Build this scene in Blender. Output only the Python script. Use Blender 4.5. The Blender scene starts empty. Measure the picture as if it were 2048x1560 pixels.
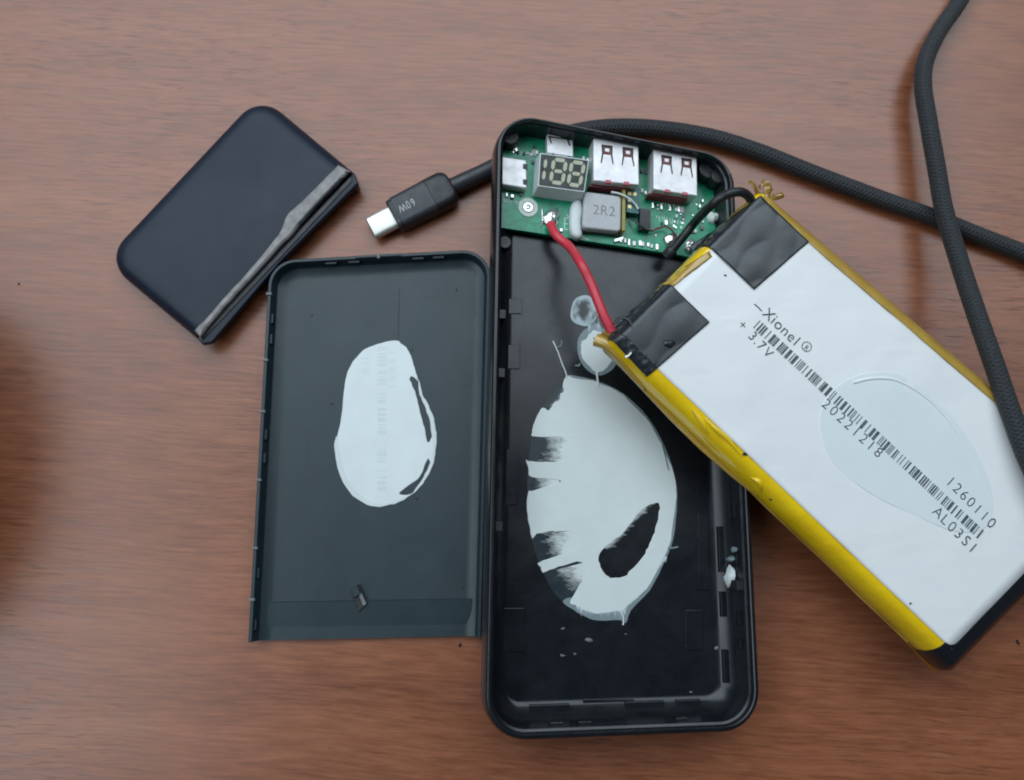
import bpy, bmesh, math, random
import numpy as np
from mathutils import Matrix, Vector

random.seed(7)
MM = 0.001
scene = bpy.context.scene
COL = scene.collection

# ------------------------------------------------------------------ camera
F_PX, DIST, PITCH = 1600.0, 245.0, math.radians(10)
CAM = np.array([0, -DIST * math.sin(PITCH), DIST * math.cos(PITCH)])
FW = -CAM / np.linalg.norm(CAM)
RT = np.array([1.0, 0, 0])
UP = np.cross(RT, FW)
cd = bpy.data.cameras.new('camera')
cam = bpy.data.objects.new('camera', cd)
COL.objects.link(cam)
cam.location = Vector(CAM) * MM
cam.rotation_euler = (PITCH, 0, 0)
cd.sensor_width = 36
cd.lens = F_PX / 2048 * 36
cd.clip_start = 0.01
cd.clip_end = 20
cd.dof.use_dof = True
cd.dof.focus_distance = 0.228
cd.dof.aperture_fstop = 9
scene.camera = cam

# ------------------------------------------------------------------ light
w = bpy.data.worlds.new('World')
scene.world = w
w.use_nodes = True
w.node_tree.nodes['Background'].inputs[0].default_value = (0.62, 0.74, 0.86, 1)
w.node_tree.nodes['Background'].inputs[1].default_value = 0.06

def area(name, loc, look, sx, sy, watts, col):
    l = bpy.data.lights.new(name, 'AREA')
    l.shape = 'RECTANGLE'
    l.size, l.size_y, l.energy, l.color = sx, sy, watts, col
    o = bpy.data.objects.new(name, l)
    COL.objects.link(o)
    o.location = loc
    d = Vector(look) - Vector(loc)
    o.rotation_euler = d.to_track_quat('-Z', 'Y').to_euler()
    return o

area('ceiling_panel', (-0.15, 0.98, 1.25), (-0.15, 0.98, 0), 2.4, 1.5, 36.0, (0.79, 0.915, 1.0))
area('window_light', (-1.0, -0.25, 1.1), (-0.5, -0.1, 0), 0.8, 0.9, 7.0, (0.79, 0.915, 1.0))

vs = scene.view_settings
vs.view_transform = 'Standard'
vs.look = 'None'
vs.gamma = 1
vs.exposure = 0.0
scene.render.engine = 'CYCLES'
scene.cycles.use_denoising = True
scene.cycles.filter_width = 1.9
scene.cycles.max_bounces = 8

# ------------------------------------------------------------------ frames
class Frame:
    """a plane standing in the place: origin at a thing's base, n its up axis"""
    def __init__(s, origin, n, h=0.0):
        s.n = np.array(n, float) / np.linalg.norm(n)
        s.e1 = RT - s.n * (RT @ s.n)
        s.e1 /= np.linalg.norm(s.e1)
        s.e2 = np.cross(s.n, s.e1)
        s.o = np.array(origin, float) - s.n * h
    def p(s, x, y, h=0.0):                       # photo point seen at height h -> local 2d (mm)
        d = FW + RT * (x - 1024) / F_PX + UP * (780 - y) / F_PX
        q = CAM + d * (((s.o + s.n * h) - CAM) @ s.n) / (d @ s.n) - s.o
        return np.array([q @ s.e1, q @ s.e2])
    def P(s, x, y, h=0.0):                       # -> local 3d
        a = s.p(x, y, h)
        return (a[0], a[1], h)
    def W(s, x, y, h=0.0):                       # -> world 3d (mm)
        a = s.p(x, y, h)
        return tuple(s.o + s.e1 * a[0] + s.e2 * a[1] + s.n * h)
    def wl(s, u, v, h):
        return tuple(s.o + s.e1 * u + s.e2 * v + s.n * h)
    def matrix(s):
        m = Matrix.Identity(4)
        for i in range(3):
            m[i][0], m[i][1], m[i][2], m[i][3] = s.e1[i], s.e2[i], s.n[i], s.o[i] * MM
        return m

TABLE = Frame((0, 0, 0), (0, 0, 1))

def tilt(rx, ry):
    rx, ry = math.radians(rx), math.radians(ry)
    return (math.sin(ry) * math.cos(rx), -math.sin(rx), math.cos(ry) * math.cos(rx))

# ------------------------------------------------------------------ object helpers
def tag(o, label=None, cat=None, group=None, kind=None):
    if label: o['label'] = label
    if cat: o['category'] = cat
    if group: o['group'] = group
    if kind: o['kind'] = kind
    return o

def thing(name, frame, label, cat, group=None):
    o = bpy.data.objects.new(name, None)
    o.empty_display_size = 0.01
    COL.objects.link(o)
    o.matrix_world = frame.matrix()
    return tag(o, label, cat, group)

def link(name, me, parent=None):
    o = bpy.data.objects.new(name, me)
    COL.objects.link(o)
    if parent is not None:
        o.parent = parent
    return o

def mesh(name, verts, faces, mat, parent=None, smooth=True, uv=None, angle=35, attr=None):
    me = bpy.data.meshes.new(name)
    verts = np.array(verts, float)
    off = np.zeros(3)
    if parent is None:
        off = np.array([verts[:, 0].mean(), verts[:, 1].mean(), verts[:, 2].min()])
    me.from_pydata(((verts - off) * MM).tolist(), [], faces)
    me.materials.append(mat)
    if attr is not None:
        a = me.attributes.new('cover', 'FLOAT', 'POINT')
        a.data.foreach_set('value', list(attr))
    if uv is not None:
        ul = me.uv_layers.new(name='UVMap')
        for i, l in enumerate(me.loops):
            ul.data[i].uv = uv[l.vertex_index] if len(uv) == len(verts) else uv[i]
    bm = bmesh.new()
    bm.from_mesh(me)
    bmesh.ops.recalc_face_normals(bm, faces=bm.faces[:])
    big = [f for f in bm.faces if len(f.verts) > 4]
    if big:
        bmesh.ops.triangulate(bm, faces=big)
    bm.to_mesh(me)
    bm.free()
    if smooth:
        me.shade_smooth()
        me.set_sharp_from_angle(angle=math.radians(angle))
    o = link(name, me, parent)
    if parent is None:
        o.location = Vector(off) * MM
    return o

def inset_quad(q, d):
    """q CCW corners, d per edge (edge i: q[i]->q[i+1]); inward distance"""
    q = [np.array(a, float) for a in q]
    n = len(q)
    if np.isscalar(d): d = [d] * n
    L = []
    for i in range(n):
        a, b = q[i], q[(i + 1) % n]
        t = (b - a) / np.linalg.norm(b - a)
        nn = np.array([-t[1], t[0]])
        L.append((a + nn * d[i], t))
    out = []
    for i in range(n):
        (a, t), (b, s) = L[i - 1], L[i]
        k = np.linalg.solve(np.stack([t, -s], 1), b - a)
        out.append(a + t * k[0])
    return out

def round_poly(q, r, seg=8):
    n = len(q)
    if np.isscalar(r): r = [r] * n
    pts = []
    for i in range(n):
        p, a, b = np.array(q[i]), np.array(q[i - 1]), np.array(q[(i + 1) % n])
        u = (a - p) / np.linalg.norm(a - p)
        v = (b - p) / np.linalg.norm(b - p)
        if r[i] <= 0:
            pts += [p]
            continue
        ang = math.acos(np.clip(u @ v, -1, 1))
        t = r[i] / math.tan(ang / 2)
        c = p + (u + v) / np.linalg.norm(u + v) * r[i] / math.sin(ang / 2)
        s, e = p + u * t, p + v * t
        a0 = math.atan2(*(s - c)[::-1]); a1 = math.atan2(*(e - c)[::-1])
        da = (a1 - a0 + math.pi) % (2 * math.pi) - math.pi
        for k in range(seg + 1):
            x = a0 + da * k / seg
            pts.append(c + r[i] * np.array([math.cos(x), math.sin(x)]))
    return pts

def ccw(q):
    a = sum(q[i - 1][0] * q[i][1] - q[i][0] * q[i - 1][1] for i in range(len(q)))
    return list(q) if a > 0 else list(q)[::-1]

def subdiv_path(pts, step, closed=True):
    out = []
    n = len(pts)
    for i in range(n if closed else n - 1):
        a, b = np.array(pts[i]), np.array(pts[(i + 1) % n])
        k = max(1, int(np.linalg.norm(b - a) / step))
        for j in range(k):
            out.append(a + (b - a) * j / k)
    if not closed: out.append(np.array(pts[-1]))
    return out

def sweep(name, quad, r, prof, mat, parent, seg=10, scale_edges=(1, 1, 1, 1), open_edge=None, caps=(True, True), radii=None, angle=35, fixed_r=None):
    """rings of the rounded quad inset by prof (d, h); open_edge = index of an edge left square and open"""
    rings = []
    for d, h in prof:
        dd = [d * s for s in scale_edges]
        if open_edge is not None: dd[open_edge] = 0
        iq = inset_quad(quad, dd)
        rr = [max(r - d, 0.25)] * 4 if radii is None else [max(x - d, 0.25) for x in radii]
        if fixed_r is not None: rr = [fixed_r] * 4
        if open_edge is not None:
            rr[open_edge] = 0; rr[(open_edge + 1) % 4] = 0
        pts = round_poly(iq, rr, seg)
        if open_edge is not None:      # rotate so the path starts at the end of the open edge
            lens = [1 if x == 0 else seg + 1 for x in rr]
            k = sum(lens[:(open_edge + 1) % 4])
            pts = pts[k:] + pts[:k]
        rings.append([(p[0], p[1], h) for p in pts])
    n = len(rings[0])
    V = [v for R_ in rings for v in R_]
    Fc = []
    m = n if open_edge is None else n - 1
    for k in range(len(rings) - 1):
        for i in range(m):
            j = (i + 1) % n
            Fc.append((k * n + i, k * n + j, (k + 1) * n + j, (k + 1) * n + i))
    if caps[0]: Fc.append(tuple(range(n))[::-1])
    if caps[1]: Fc.append(tuple(range((len(rings) - 1) * n, len(rings) * n)))
    if open_edge is not None:
        Fc.append(tuple(k * n for k in range(len(rings))) + tuple(k * n + n - 1 for k in range(len(rings) - 1, -1, -1)))
    return mesh(name, V, Fc, mat, parent, angle=angle)

def prism(name, poly, h0, h1, mat, parent, bev=0.2, angle=18, hole=None):
    """poly 2d list; top edge eased by bev"""
    poly = ccw([np.array(p) for p in poly])
    n = len(poly)
    cen = sum(poly) / n
    def ins(d):
        o = []
        for i in range(n):
            a, p, b = poly[i - 1], poly[i], poly[(i + 1) % n]
            t = (b - a); t = t / (np.linalg.norm(t) + 1e-9)
            o.append(p + np.array([-t[1], t[0]]) * d)
        return o
    lay = [(0, h0), (0, h1 - bev), (bev * 0.35, h1 - bev * 0.3), (bev, h1)] if bev > 0 else [(0, h0), (0, h1)]
    V, Fc = [], []
    for d, h in lay:
        V += [(p[0], p[1], h) for p in (ins(d) if d else poly)]
    for k in range(len(lay) - 1):
        for i in range(n):
            j = (i + 1) % n
            Fc.append((k * n + i, k * n + j, (k + 1) * n + j, (k + 1) * n + i))
    Fc.append(tuple(range(n))[::-1])
    Fc.append(tuple(range((len(lay) - 1) * n, len(lay) * n)))
    return mesh(name, V, Fc, mat, parent, angle=angle)

def box_px(name, fr, quad, h0, h1, mat, parent, bev=0.25, r=0.0):
    q = ccw([fr.p(x, y, h1) for x, y in quad])
    if r > 0: q = round_poly(q, r, 5)
    elif bev > 0: q = round_poly(q, bev, 2)
    return prism(name, q, h0, h1, mat, parent, bev=bev)

def smooth_closed(pts, n=4):
    pts = [np.array(p, float) for p in pts]
    N = len(pts); out = []
    for i in range(N):
        p0, p1, p2, p3 = pts[i - 1], pts[i], pts[(i + 1) % N], pts[(i + 2) % N]
        for k in range(n):
            t = k / n
            out.append(0.5 * ((2 * p1) + (-p0 + p2) * t + (2 * p0 - 5 * p1 + 4 * p2 - p3) * t * t + (-p0 + 3 * p1 - 3 * p2 + p3) * t ** 3))
    return out

def smooth_open(pts, n=6):
    pts = [np.array(p, float) for p in pts]
    pts = [2 * pts[0] - pts[1]] + pts + [2 * pts[-1] - pts[-2]]
    out = []
    for i in range(1, len(pts) - 2):
        p0, p1, p2, p3 = pts[i - 1:i + 3]
        for k in range(n):
            t = k / n
            out.append(0.5 * ((2 * p1) + (-p0 + p2) * t + (2 * p0 - 5 * p1 + 4 * p2 - p3) * t * t + (-p0 + 3 * p1 - 3 * p2 + p3) * t ** 3))
    out.append(pts[-2])
    return out

def tube(name, path, r, mat, parent=None, n=6, seg=16, ends=True):
    P = smooth_open(path, n)
    V, Fc, UVv = [], [], []
    up = np.array([0, 0, 1.0])
    L = 0
    for i, p in enumerate(P):
        t = P[min(i + 1, len(P) - 1)] - P[max(i - 1, 0)]
        t = t / np.linalg.norm(t)
        s = np.cross(t, up)
        if np.linalg.norm(s) < 1e-3: s = np.array([1.0, 0, 0])
        s /= np.linalg.norm(s)
        u = np.cross(s, t)
        if i: L += np.linalg.norm(p - P[i - 1])
        rr = r(i / (len(P) - 1)) if callable(r) else r
        for k in range(seg):
            a = 2 * math.pi * k / seg
            V.append(p + (s * math.cos(a) + u * math.sin(a)) * rr)
    N = len(P)
    uvl = []
    Ls = [0]
    for i in range(1, N): Ls.append(Ls[-1] + np.linalg.norm(P[i] - P[i - 1]))
    for i in range(N - 1):
        for k in range(seg):
            j = (k + 1) % seg
            Fc.append((i * seg + k, i * seg + j, (i + 1) * seg + j, (i + 1) * seg + k))
            uvl += [(k / seg, Ls[i]), ((k + 1) / seg, Ls[i]), ((k + 1) / seg, Ls[i + 1]), (k / seg, Ls[i + 1])]
    if ends:
        Fc.append(tuple(range(seg))[::-1]); uvl += [(0, 0)] * seg
        Fc.append(tuple(range((N - 1) * seg, N * seg))); uvl += [(0, 0)] * seg
    me = bpy.data.meshes.new(name)
    V = np.array(V)
    off = np.zeros(3)
    if parent is None:
        off = np.array([V[:, 0].mean(), V[:, 1].mean(), V[:, 2].min()])
    me.from_pydata(((V - off) * MM).tolist(), [], Fc)
    ul = me.uv_layers.new(name='UVMap')
    for i in range(len(me.loops)): ul.data[i].uv = uvl[i]
    me.materials.append(mat)
    me.shade_smooth()
    me.set_sharp_from_angle(angle=math.radians(60))
    o = link(name, me, parent)
    if parent is None: o.location = Vector(off) * MM
    return o

def blob(name, c, rad, mat, parent, rough=0.25, seed=0, n=12, m=7):
    """lumpy dome sitting on c (local mm), rad = (rx, ry, rz)"""
    rnd = random.Random(seed)
    ph = [rnd.uniform(0, 6.28) for _ in range(4)]
    V, Fc = [], []
    for j in range(m):
        e = math.pi / 2 * j / (m - 1)
        for k in range(n):
            a = 2 * math.pi * k / n
            q = 1 + rough * (math.sin(2 * a + ph[0]) * 0.5 + math.sin(3 * a + ph[1]) * 0.4 + 0.4 * math.sin(5 * a + ph[2] + 3 * e))
            V.append((c[0] + rad[0] * math.cos(e) * math.cos(a) * q, c[1] + rad[1] * math.cos(e) * math.sin(a) * q,
                      c[2] + rad[2] * math.sin(e) * (1 + 0.3 * rough * math.sin(3 * a + ph[3]))))
    for j in range(m - 1):
        for k in range(n):
            l = (k + 1) % n
            Fc.append((j * n + k, j * n + l, (j + 1) * n + l, (j + 1) * n + k))
    Fc.append(tuple(range(n))[::-1])
    return mesh(name, V, Fc, mat, parent, angle=80)

def text_mesh(name, chars, mat, parent, size, thin=0.0, squeeze=1.0):
    """chars: list of (char, u, v, rot) in local mm, h common last; one flat printed mesh"""
    V, Fc = [], []
    for ch, u, v, h, rot in chars:
        cu = bpy.data.curves.new('glyph', 'FONT')
        cu.body = ch
        cu.size = size
        cu.align_x = 'CENTER'
        cu.offset = thin
        cu.resolution_u = 4
        to = bpy.data.objects.new('glyph', cu)
        COL.objects.link(to)
        dg = bpy.context.evaluated_depsgraph_get()
        me = bpy.data.meshes.new_from_object(to.evaluated_get(dg))
        c, s = math.cos(rot), math.sin(rot)
        b = len(V)
        for p in me.vertices:
            x, y = p.co.x * squeeze, p.co.y
            V.append((u + c * x - s * y, v + s * x + c * y, h))
        for f in me.polygons: Fc.append(tuple(b + i for i in f.vertices))
        bpy.data.objects.remove(to); bpy.data.curves.remove(cu); bpy.data.meshes.remove(me)
    return mesh(name, V, Fc, mat, parent, smooth=False)

# ------------------------------------------------------------------ materials
def new_mat(name):
    m = bpy.data.materials.new(name)
    m.use_nodes = True
    return m, m.node_tree.nodes, m.node_tree.links, m.node_tree.nodes['Principled BSDF']

def noise(N, L, vec, scale, detail=4, rough=0.55, dist=0.0):
    t = N.new('ShaderNodeTexNoise')
    t.inputs['Scale'].default_value = scale
    t.inputs['Detail'].default_value = detail
    t.inputs['Roughness'].default_value = rough
    t.inputs['Distortion'].default_value = dist
    if vec is not None: L.new(vec, t.inputs['Vector'])
    return t.outputs['Fac']

def ramp(N, L, fac, stops):
    r = N.new('ShaderNodeValToRGB')
    e = r.color_ramp.elements
    while len(e) < len(stops): e.new(0.5)
    for x, (p, c) in zip(e, stops):
        x.position = p
        x.color = (*c, 1) if len(c) == 3 else c
    L.new(fac, r.inputs[0])
    return r.outputs[0]

def math_n(N, L, op, a, b=None, clamp=False):
    m = N.new('ShaderNodeMath'); m.operation = op; m.use_clamp = clamp
    for i, x in enumerate((a, b)):
        if x is None: continue
        if isinstance(x, (int, float)): m.inputs[i].default_value = x
        else: L.new(x, m.inputs[i])
    return m.outputs[0]

def mixc(N, L, fac, a, b, mode='MIX'):
    m = N.new('ShaderNodeMix'); m.data_type = 'RGBA'; m.blend_type = mode
    for s, x in ((0, fac), (6, a), (7, b)):
        if isinstance(x, (int, float)): m.inputs[s].default_value = x
        elif isinstance(x, tuple): m.inputs[s].default_value = (*x, 1)
        else: L.new(x, m.inputs[s])
    return m.outputs[2]

def bump(N, L, b, h, strength, dist):
    n = N.new('ShaderNodeBump')
    n.inputs['Strength'].default_value = strength
    n.inputs['Distance'].default_value = dist
    L.new(h, n.inputs['Height'])
    L.new(n.outputs[0], b.inputs['Normal'])

def objco(N):
    return N.new('ShaderNodeTexCoord').outputs['Object']

def mapped(N, L, vec, scale, rot=0.0):
    m = N.new('ShaderNodeMapping')
    m.inputs['Scale'].default_value = scale
    m.inputs['Rotation'].default_value = (0, 0, rot)
    L.new(vec, m.inputs['Vector'])
    return m.outputs[0]

def plain(name, col, rough=0.5, metal=0.0, spec=0.5, var=0.12, nscale=900, bmp=0.0, bscale=2500, coat=0.0, rvar=0.1):
    m, N, L, b = new_mat(name)
    co = objco(N)
    f = noise(N, L, co, nscale, 5, 0.6)
    lo = tuple(c * (1 - var) for c in col); hi = tuple(min(1, c * (1 + var)) for c in col)
    L.new(ramp(N, L, f, [(0.3, lo), (0.7, hi)]), b.inputs['Base Color'])
    f2 = noise(N, L, co, nscale * 0.35, 4, 0.6)
    r = N.new('ShaderNodeMapRange')
    r.inputs[1].default_value, r.inputs[2].default_value = 0.3, 0.7
    r.inputs[3].default_value, r.inputs[4].default_value = max(0.03, rough - rvar), min(1, rough + rvar)
    L.new(f2, r.inputs[0]); L.new(r.outputs[0], b.inputs['Roughness'])
    b.inputs['Metallic'].default_value = metal
    b.inputs['Specular IOR Level'].default_value = spec
    b.inputs['Coat Weight'].default_value = coat
    b.inputs['Coat Roughness'].default_value = 0.1
    if bmp: bump(N, L, b, noise(N, L, co, bscale, 3, 0.6), bmp, 0.0002)
    return m

def wood():
    m, N, L, b = new_mat('brown_wood_laminate')
    co = mapped(N, L, objco(N), (1, 1, 1), math.radians(3.5))
    # wavy figure: warp the cross-grain axis a little
    wv = noise(N, L, mapped(N, L, co, (7, 10, 1)), 1, 3)
    sx = N.new('ShaderNodeSeparateXYZ'); L.new(co, sx.inputs[0])
    y2 = math_n(N, L, 'ADD', sx.outputs[1], math_n(N, L, 'MULTIPLY', wv, 0.012))
    cx = N.new('ShaderNodeCombineXYZ'); L.new(sx.outputs[0], cx.inputs[0]); L.new(y2, cx.inputs[1])
    c2 = cx.outputs[0]
    broad = noise(N, L, mapped(N, L, c2, (5, 55, 1)), 1, 4, 0.55)
    mid = noise(N, L, mapped(N, L, c2, (16, 170, 1)), 1, 4, 0.6)
    fine = noise(N, L, mapped(N, L, c2, (70, 1150, 1)), 1, 3, 0.6)
    pore = noise(N, L, mapped(N, L, c2, (110, 1250, 1)), 1, 2, 0.5, 0.2)
    patch = noise(N, L, mapped(N, L, co, (9, 14, 1)), 1, 2)
    mot = noise(N, L, mapped(N, L, co, (75, 420, 1)), 1, 4, 0.7)
    base = ramp(N, L, broad, [(0.32, (0.140, 0.038, 0.016)), (0.5, (0.262, 0.082, 0.035)), (0.66, (0.375, 0.132, 0.060))])
    base = mixc(N, L, 0.40, base, ramp(N, L, mid, [(0.30, (0.135, 0.036, 0.014)), (0.50, (0.262, 0.082, 0.034)), (0.72, (0.365, 0.128, 0.058))]))
    base = mixc(N, L, 0.36, base, ramp(N, L, fine, [(0.34, (0.100, 0.027, 0.011)), (0.66, (0.41, 0.146, 0.067))]))
    base = mixc(N, L, 0.26, base, ramp(N, L, mot, [(0.32, (0.110, 0.030, 0.012)), (0.68, (0.40, 0.142, 0.066))]))
    pm = math_n(N, L, 'MULTIPLY', ramp(N, L, pore, [(0.57, (0, 0, 0)), (0.68, (1, 1, 1))]),
                ramp(N, L, patch, [(0.42, (0, 0, 0)), (0.60, (1, 1, 1))]))
    base = mixc(N, L, math_n(N, L, 'MULTIPLY', pm, 0.6), base, (0.10, 0.030, 0.014))
    L.new(base, b.inputs['Base Color'])
    rr = N.new('ShaderNodeMapRange')
    rr.inputs[1].default_value, rr.inputs[2].default_value = 0.3, 0.7
    rr.inputs[3].default_value, rr.inputs[4].default_value = 0.29, 0.39
    L.new(mot, rr.inputs[0]); L.new(rr.outputs[0], b.inputs['Roughness'])
    b.inputs['Specular IOR Level'].default_value = 0.70
    h = math_n(N, L, 'ADD', math_n(N, L, 'MULTIPLY', fine, 0.5), math_n(N, L, 'MULTIPLY', mid, 0.6))
    h = math_n(N, L, 'SUBTRACT', h, math_n(N, L, 'MULTIPLY', pm, 0.8))
    bump(N, L, b, h, 0.16, 0.0003)
    return m

def braid():
    m, N, L, b = new_mat('black_braided_sleeve')
    uv = N.new('ShaderNodeTexCoord').outputs['UV']
    sp = N.new('ShaderNodeSeparateXYZ'); L.new(uv, sp.inputs[0])
    def wave(su, sv):
        a = math_n(N, L, 'ADD', math_n(N, L, 'MULTIPLY', sp.outputs[0], su), math_n(N, L, 'MULTIPLY', sp.outputs[1], sv))
        return math_n(N, L, 'SINE', a)
    a, c = wave(6.2832 * 7, 5.2), wave(-6.2832 * 7, 5.2)
    h = math_n(N, L, 'MAXIMUM', a, c)
    n = noise(N, L, objco(N), 1600, 3)
    L.new(ramp(N, L, math_n(N, L, 'ADD', math_n(N, L, 'MULTIPLY', h, 0.12), n), [(0.25, (0.010, 0.012, 0.014)), (0.85, (0.034, 0.039, 0.044))]), b.inputs['Base Color'])
    b.inputs['Roughness'].default_value = 0.62
    b.inputs['Specular IOR Level'].default_value = 0.4
    b.inputs['Sheen Weight'].default_value = 0.08
    bump(N, L, b, math_n(N, L, 'ADD', h, math_n(N, L, 'MULTIPLY', n, 0.8)), 0.5, 0.0003)
    return m

def glue_mat(name, col, cover=False, lo=0.45, hi=0.6, sc=(700, 700, 700), rough=0.45):
    """white adhesive; with cover: a smeared film, broken up where it was dragged thin"""
    m, N, L, b = new_mat(name)
    co = objco(N)
    f = noise(N, L, co, 120, 4)
    L.new(ramp(N, L, f, [(0.3, tuple(c * 0.93 for c in col)), (0.7, col)]), b.inputs['Base Color'])
    b.inputs['Roughness'].default_value = rough
    b.inputs['Subsurface Weight'].default_value = 0.0
    bump(N, L, b, noise(N, L, co, 400, 3), 0.12, 0.0003)
    if cover:
        at = N.new('ShaderNodeAttribute'); at.attribute_name = 'cover'
        n2 = noise(N, L, mapped(N, L, co, sc), 1, 5, 0.65)
        s = math_n(N, L, 'ADD', at.outputs['Fac'], math_n(N, L, 'MULTIPLY', math_n(N, L, 'SUBTRACT', n2, 0.5), 1.5))
        al = ramp(N, L, s, [(lo, (0, 0, 0)), (hi, (1, 1, 1))])
        L.new(al, b.inputs['Alpha'])
    return m

M = {}
M['wood'] = wood()
M['tray'] = plain('black_glossy_plastic', (0.0075, 0.0095, 0.0130), 0.27, spec=0.5, var=0.25, nscale=250, bmp=0.05, rvar=0.07)
M['lid'] = plain('dark_grey_satin_plastic', (0.017, 0.032, 0.041), 0.42, spec=0.50, var=0.10, nscale=180, bmp=0.10, bscale=5000, rvar=0.05)
M['cap'] = plain('black_soft_touch_plastic', (0.008, 0.015, 0.030), 0.46, spec=0.34, var=0.12, nscale=150, bmp=0.12, bscale=5000, rvar=0.04)
M['scrape'] = plain('scraped_grey_plastic', (0.22, 0.205, 0.20), 0.42, spec=0.6, var=0.35, nscale=350, bmp=0.5, bscale=900)
M['nick'] = plain('torn_plastic_edge', (0.16, 0.165, 0.17), 0.6, var=0.2)
M['black'] = plain('black_plastic', (0.014, 0.015, 0.017), 0.45, var=0.2)
M['plug_body'] = plain('grey_black_connector_plastic', (0.028, 0.030, 0.036), 0.42, var=0.12, bmp=0.08, bscale=4000)
M['steel'] = plain('bright_steel', (0.64, 0.63, 0.58), 0.36, metal=0.7, var=0.05, nscale=600)
M['tin'] = plain('matte_tinned_steel', (0.74, 0.72, 0.73), 0.5, metal=0.45, var=0.07, nscale=700, bmp=0.06)
M['solder'] = plain('solder', (0.72, 0.73, 0.72), 0.24, metal=0.9, var=0.1, nscale=900, bmp=0.3, bscale=1500)
M['slot'] = plain('dark_red_slot', (0.045, 0.017, 0.018), 0.6, var=0.3)
M['pink'] = plain('pink_red_plastic', (0.50, 0.10, 0.14), 0.5, var=0.1)
M['darkred'] = plain('dark_red_plastic', (0.14, 0.025, 0.03), 0.5, var=0.2)
M['display'] = plain('pale_grey_display_case', (0.60, 0.66, 0.66), 0.5, var=0.06)
M['face'] = plain('charcoal_display_face', (0.022, 0.024, 0.022), 0.5, var=0.1)
M['segment'] = plain('unlit_cream_segment', (0.44, 0.45, 0.33), 0.55, var=0.06)
M['inductor'] = plain('grey_ferrite', (0.46, 0.465, 0.48), 0.5, var=0.08, nscale=1200, bmp=0.1)
M['ink'] = plain('grey_print', (0.20, 0.205, 0.215), 0.6, var=0.2)
M['label_ink'] = plain('black_label_print', (0.045, 0.055, 0.065), 0.6, var=0.3, nscale=1500)
M['white_ink'] = plain('pale_grey_print', (0.50, 0.51, 0.52), 0.5, var=0.08)
M['silk'] = plain('white_silkscreen', (0.60, 0.66, 0.62), 0.6, var=0.1)
M['gold'] = plain('amber_tape', (0.30, 0.24, 0.05), 0.4, var=0.2)
M['brass'] = plain('gold_pads', (0.62, 0.50, 0.24), 0.4, metal=0.5, var=0.2)
M['teal'] = plain('teal_board', (0.010, 0.10, 0.095), 0.4, var=0.2)
M['red'] = plain('red_wire_insulation', (0.60, 0.040, 0.065), 0.42, var=0.06)
M['wire_black'] = plain('black_wire_insulation', (0.018, 0.021, 0.023), 0.42, var=0.1)
M['tape'] = plain('black_vinyl_tape', (0.018, 0.022, 0.028), 0.30, spec=0.6, var=0.15, nscale=200, bmp=0.08, bscale=300)
M['tape_gloss'] = plain('glossy_black_tape', (0.010, 0.012, 0.016), 0.16, spec=0.7, var=0.15, nscale=200, bmp=0.9, bscale=160, rvar=0.05)
M['bar_ink'] = plain('grey_black_bar_print', (0.085, 0.105, 0.125), 0.6, var=0.45, nscale=700)
M['orange'] = plain('orange_brown_tape', (0.34, 0.125, 0.018), 0.35, var=0.25, nscale=200)
def label_mat():
    m, N, L, b = new_mat('white_label_film')
    co = objco(N)
    f = noise(N, L, co, 45, 4)
    L.new(ramp(N, L, f, [(0.3, (0.78, 0.785, 0.79)), (0.7, (0.83, 0.83, 0.83))]), b.inputs['Base Color'])
    b.inputs['Roughness'].default_value = 0.34
    a = noise(N, L, mapped(N, L, co, (38, 70, 40), 0.8), 1, 3, 0.5, 0.6)
    bump(N, L, b, math_n(N, L, 'ADD', a, math_n(N, L, 'MULTIPLY', noise(N, L, co, 160, 3), 0.15)), 0.16, 0.0022)
    return m
M['label'] = label_mat()
M['smudge'] = plain('glue_residue_film', (0.735, 0.785, 0.795), 0.32, var=0.02, nscale=80)
M['glue'] = glue_mat('white_glue', (0.66, 0.71, 0.70))
M['glue_lid'] = glue_mat('white_glue_on_lid', (0.72, 0.77, 0.77), rough=0.35)
M['smear'] = glue_mat('smeared_glue', (0.66, 0.71, 0.70), True, 0.20, 0.90, (330, 800, 500))
M['mottle'] = glue_mat('mottled_glue', (0.42, 0.50, 0.53), True, 0.42, 0.68, (330, 130, 300))
M['teeth'] = glue_mat('ridged_thin_glue', (0.52, 0.60, 0.62), True, 0.30, 0.70, (1100, 160, 500))
M['film'] = plain('thin_dark_glue_film', (0.016, 0.026, 0.034), 0.35, var=0.3, nscale=400)
M['glue_edge'] = glue_mat('thin_grey_glue', (0.20, 0.25, 0.27))
M['ghost'] = plain('faint_transferred_print', (0.62, 0.675, 0.685), 0.4, var=0.03)
M['braid'] = braid()

def pcb_mat():
    m, N, L, b = new_mat('green_circuit_board')
    co = objco(N)
    f = noise(N, L, mapped(N, L, co, (260, 330, 1)), 1, 3, 0.6)
    v = N.new('ShaderNodeTexVoronoi'); v.feature = 'DISTANCE_TO_EDGE'; v.inputs['Scale'].default_value = 220
    L.new(co, v.inputs['Vector'])
    tr = ramp(N, L, v.outputs['Distance'], [(0.03, (1, 1, 1)), (0.06, (0, 0, 0))])
    c = ramp(N, L, f, [(0.35, (0.003, 0.20, 0.10)), (0.65, (0.006, 0.31, 0.16))])
    c = mixc(N, L, math_n(N, L, 'MULTIPLY', tr, 0.35), c, (0.004, 0.09, 0.055))
    L.new(c, b.inputs['Base Color'])
    b.inputs['Roughness'].default_value = 0.3
    bump(N, L, b, f, 0.15, 0.0002)
    return m
M['pcb'] = pcb_mat()

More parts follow.
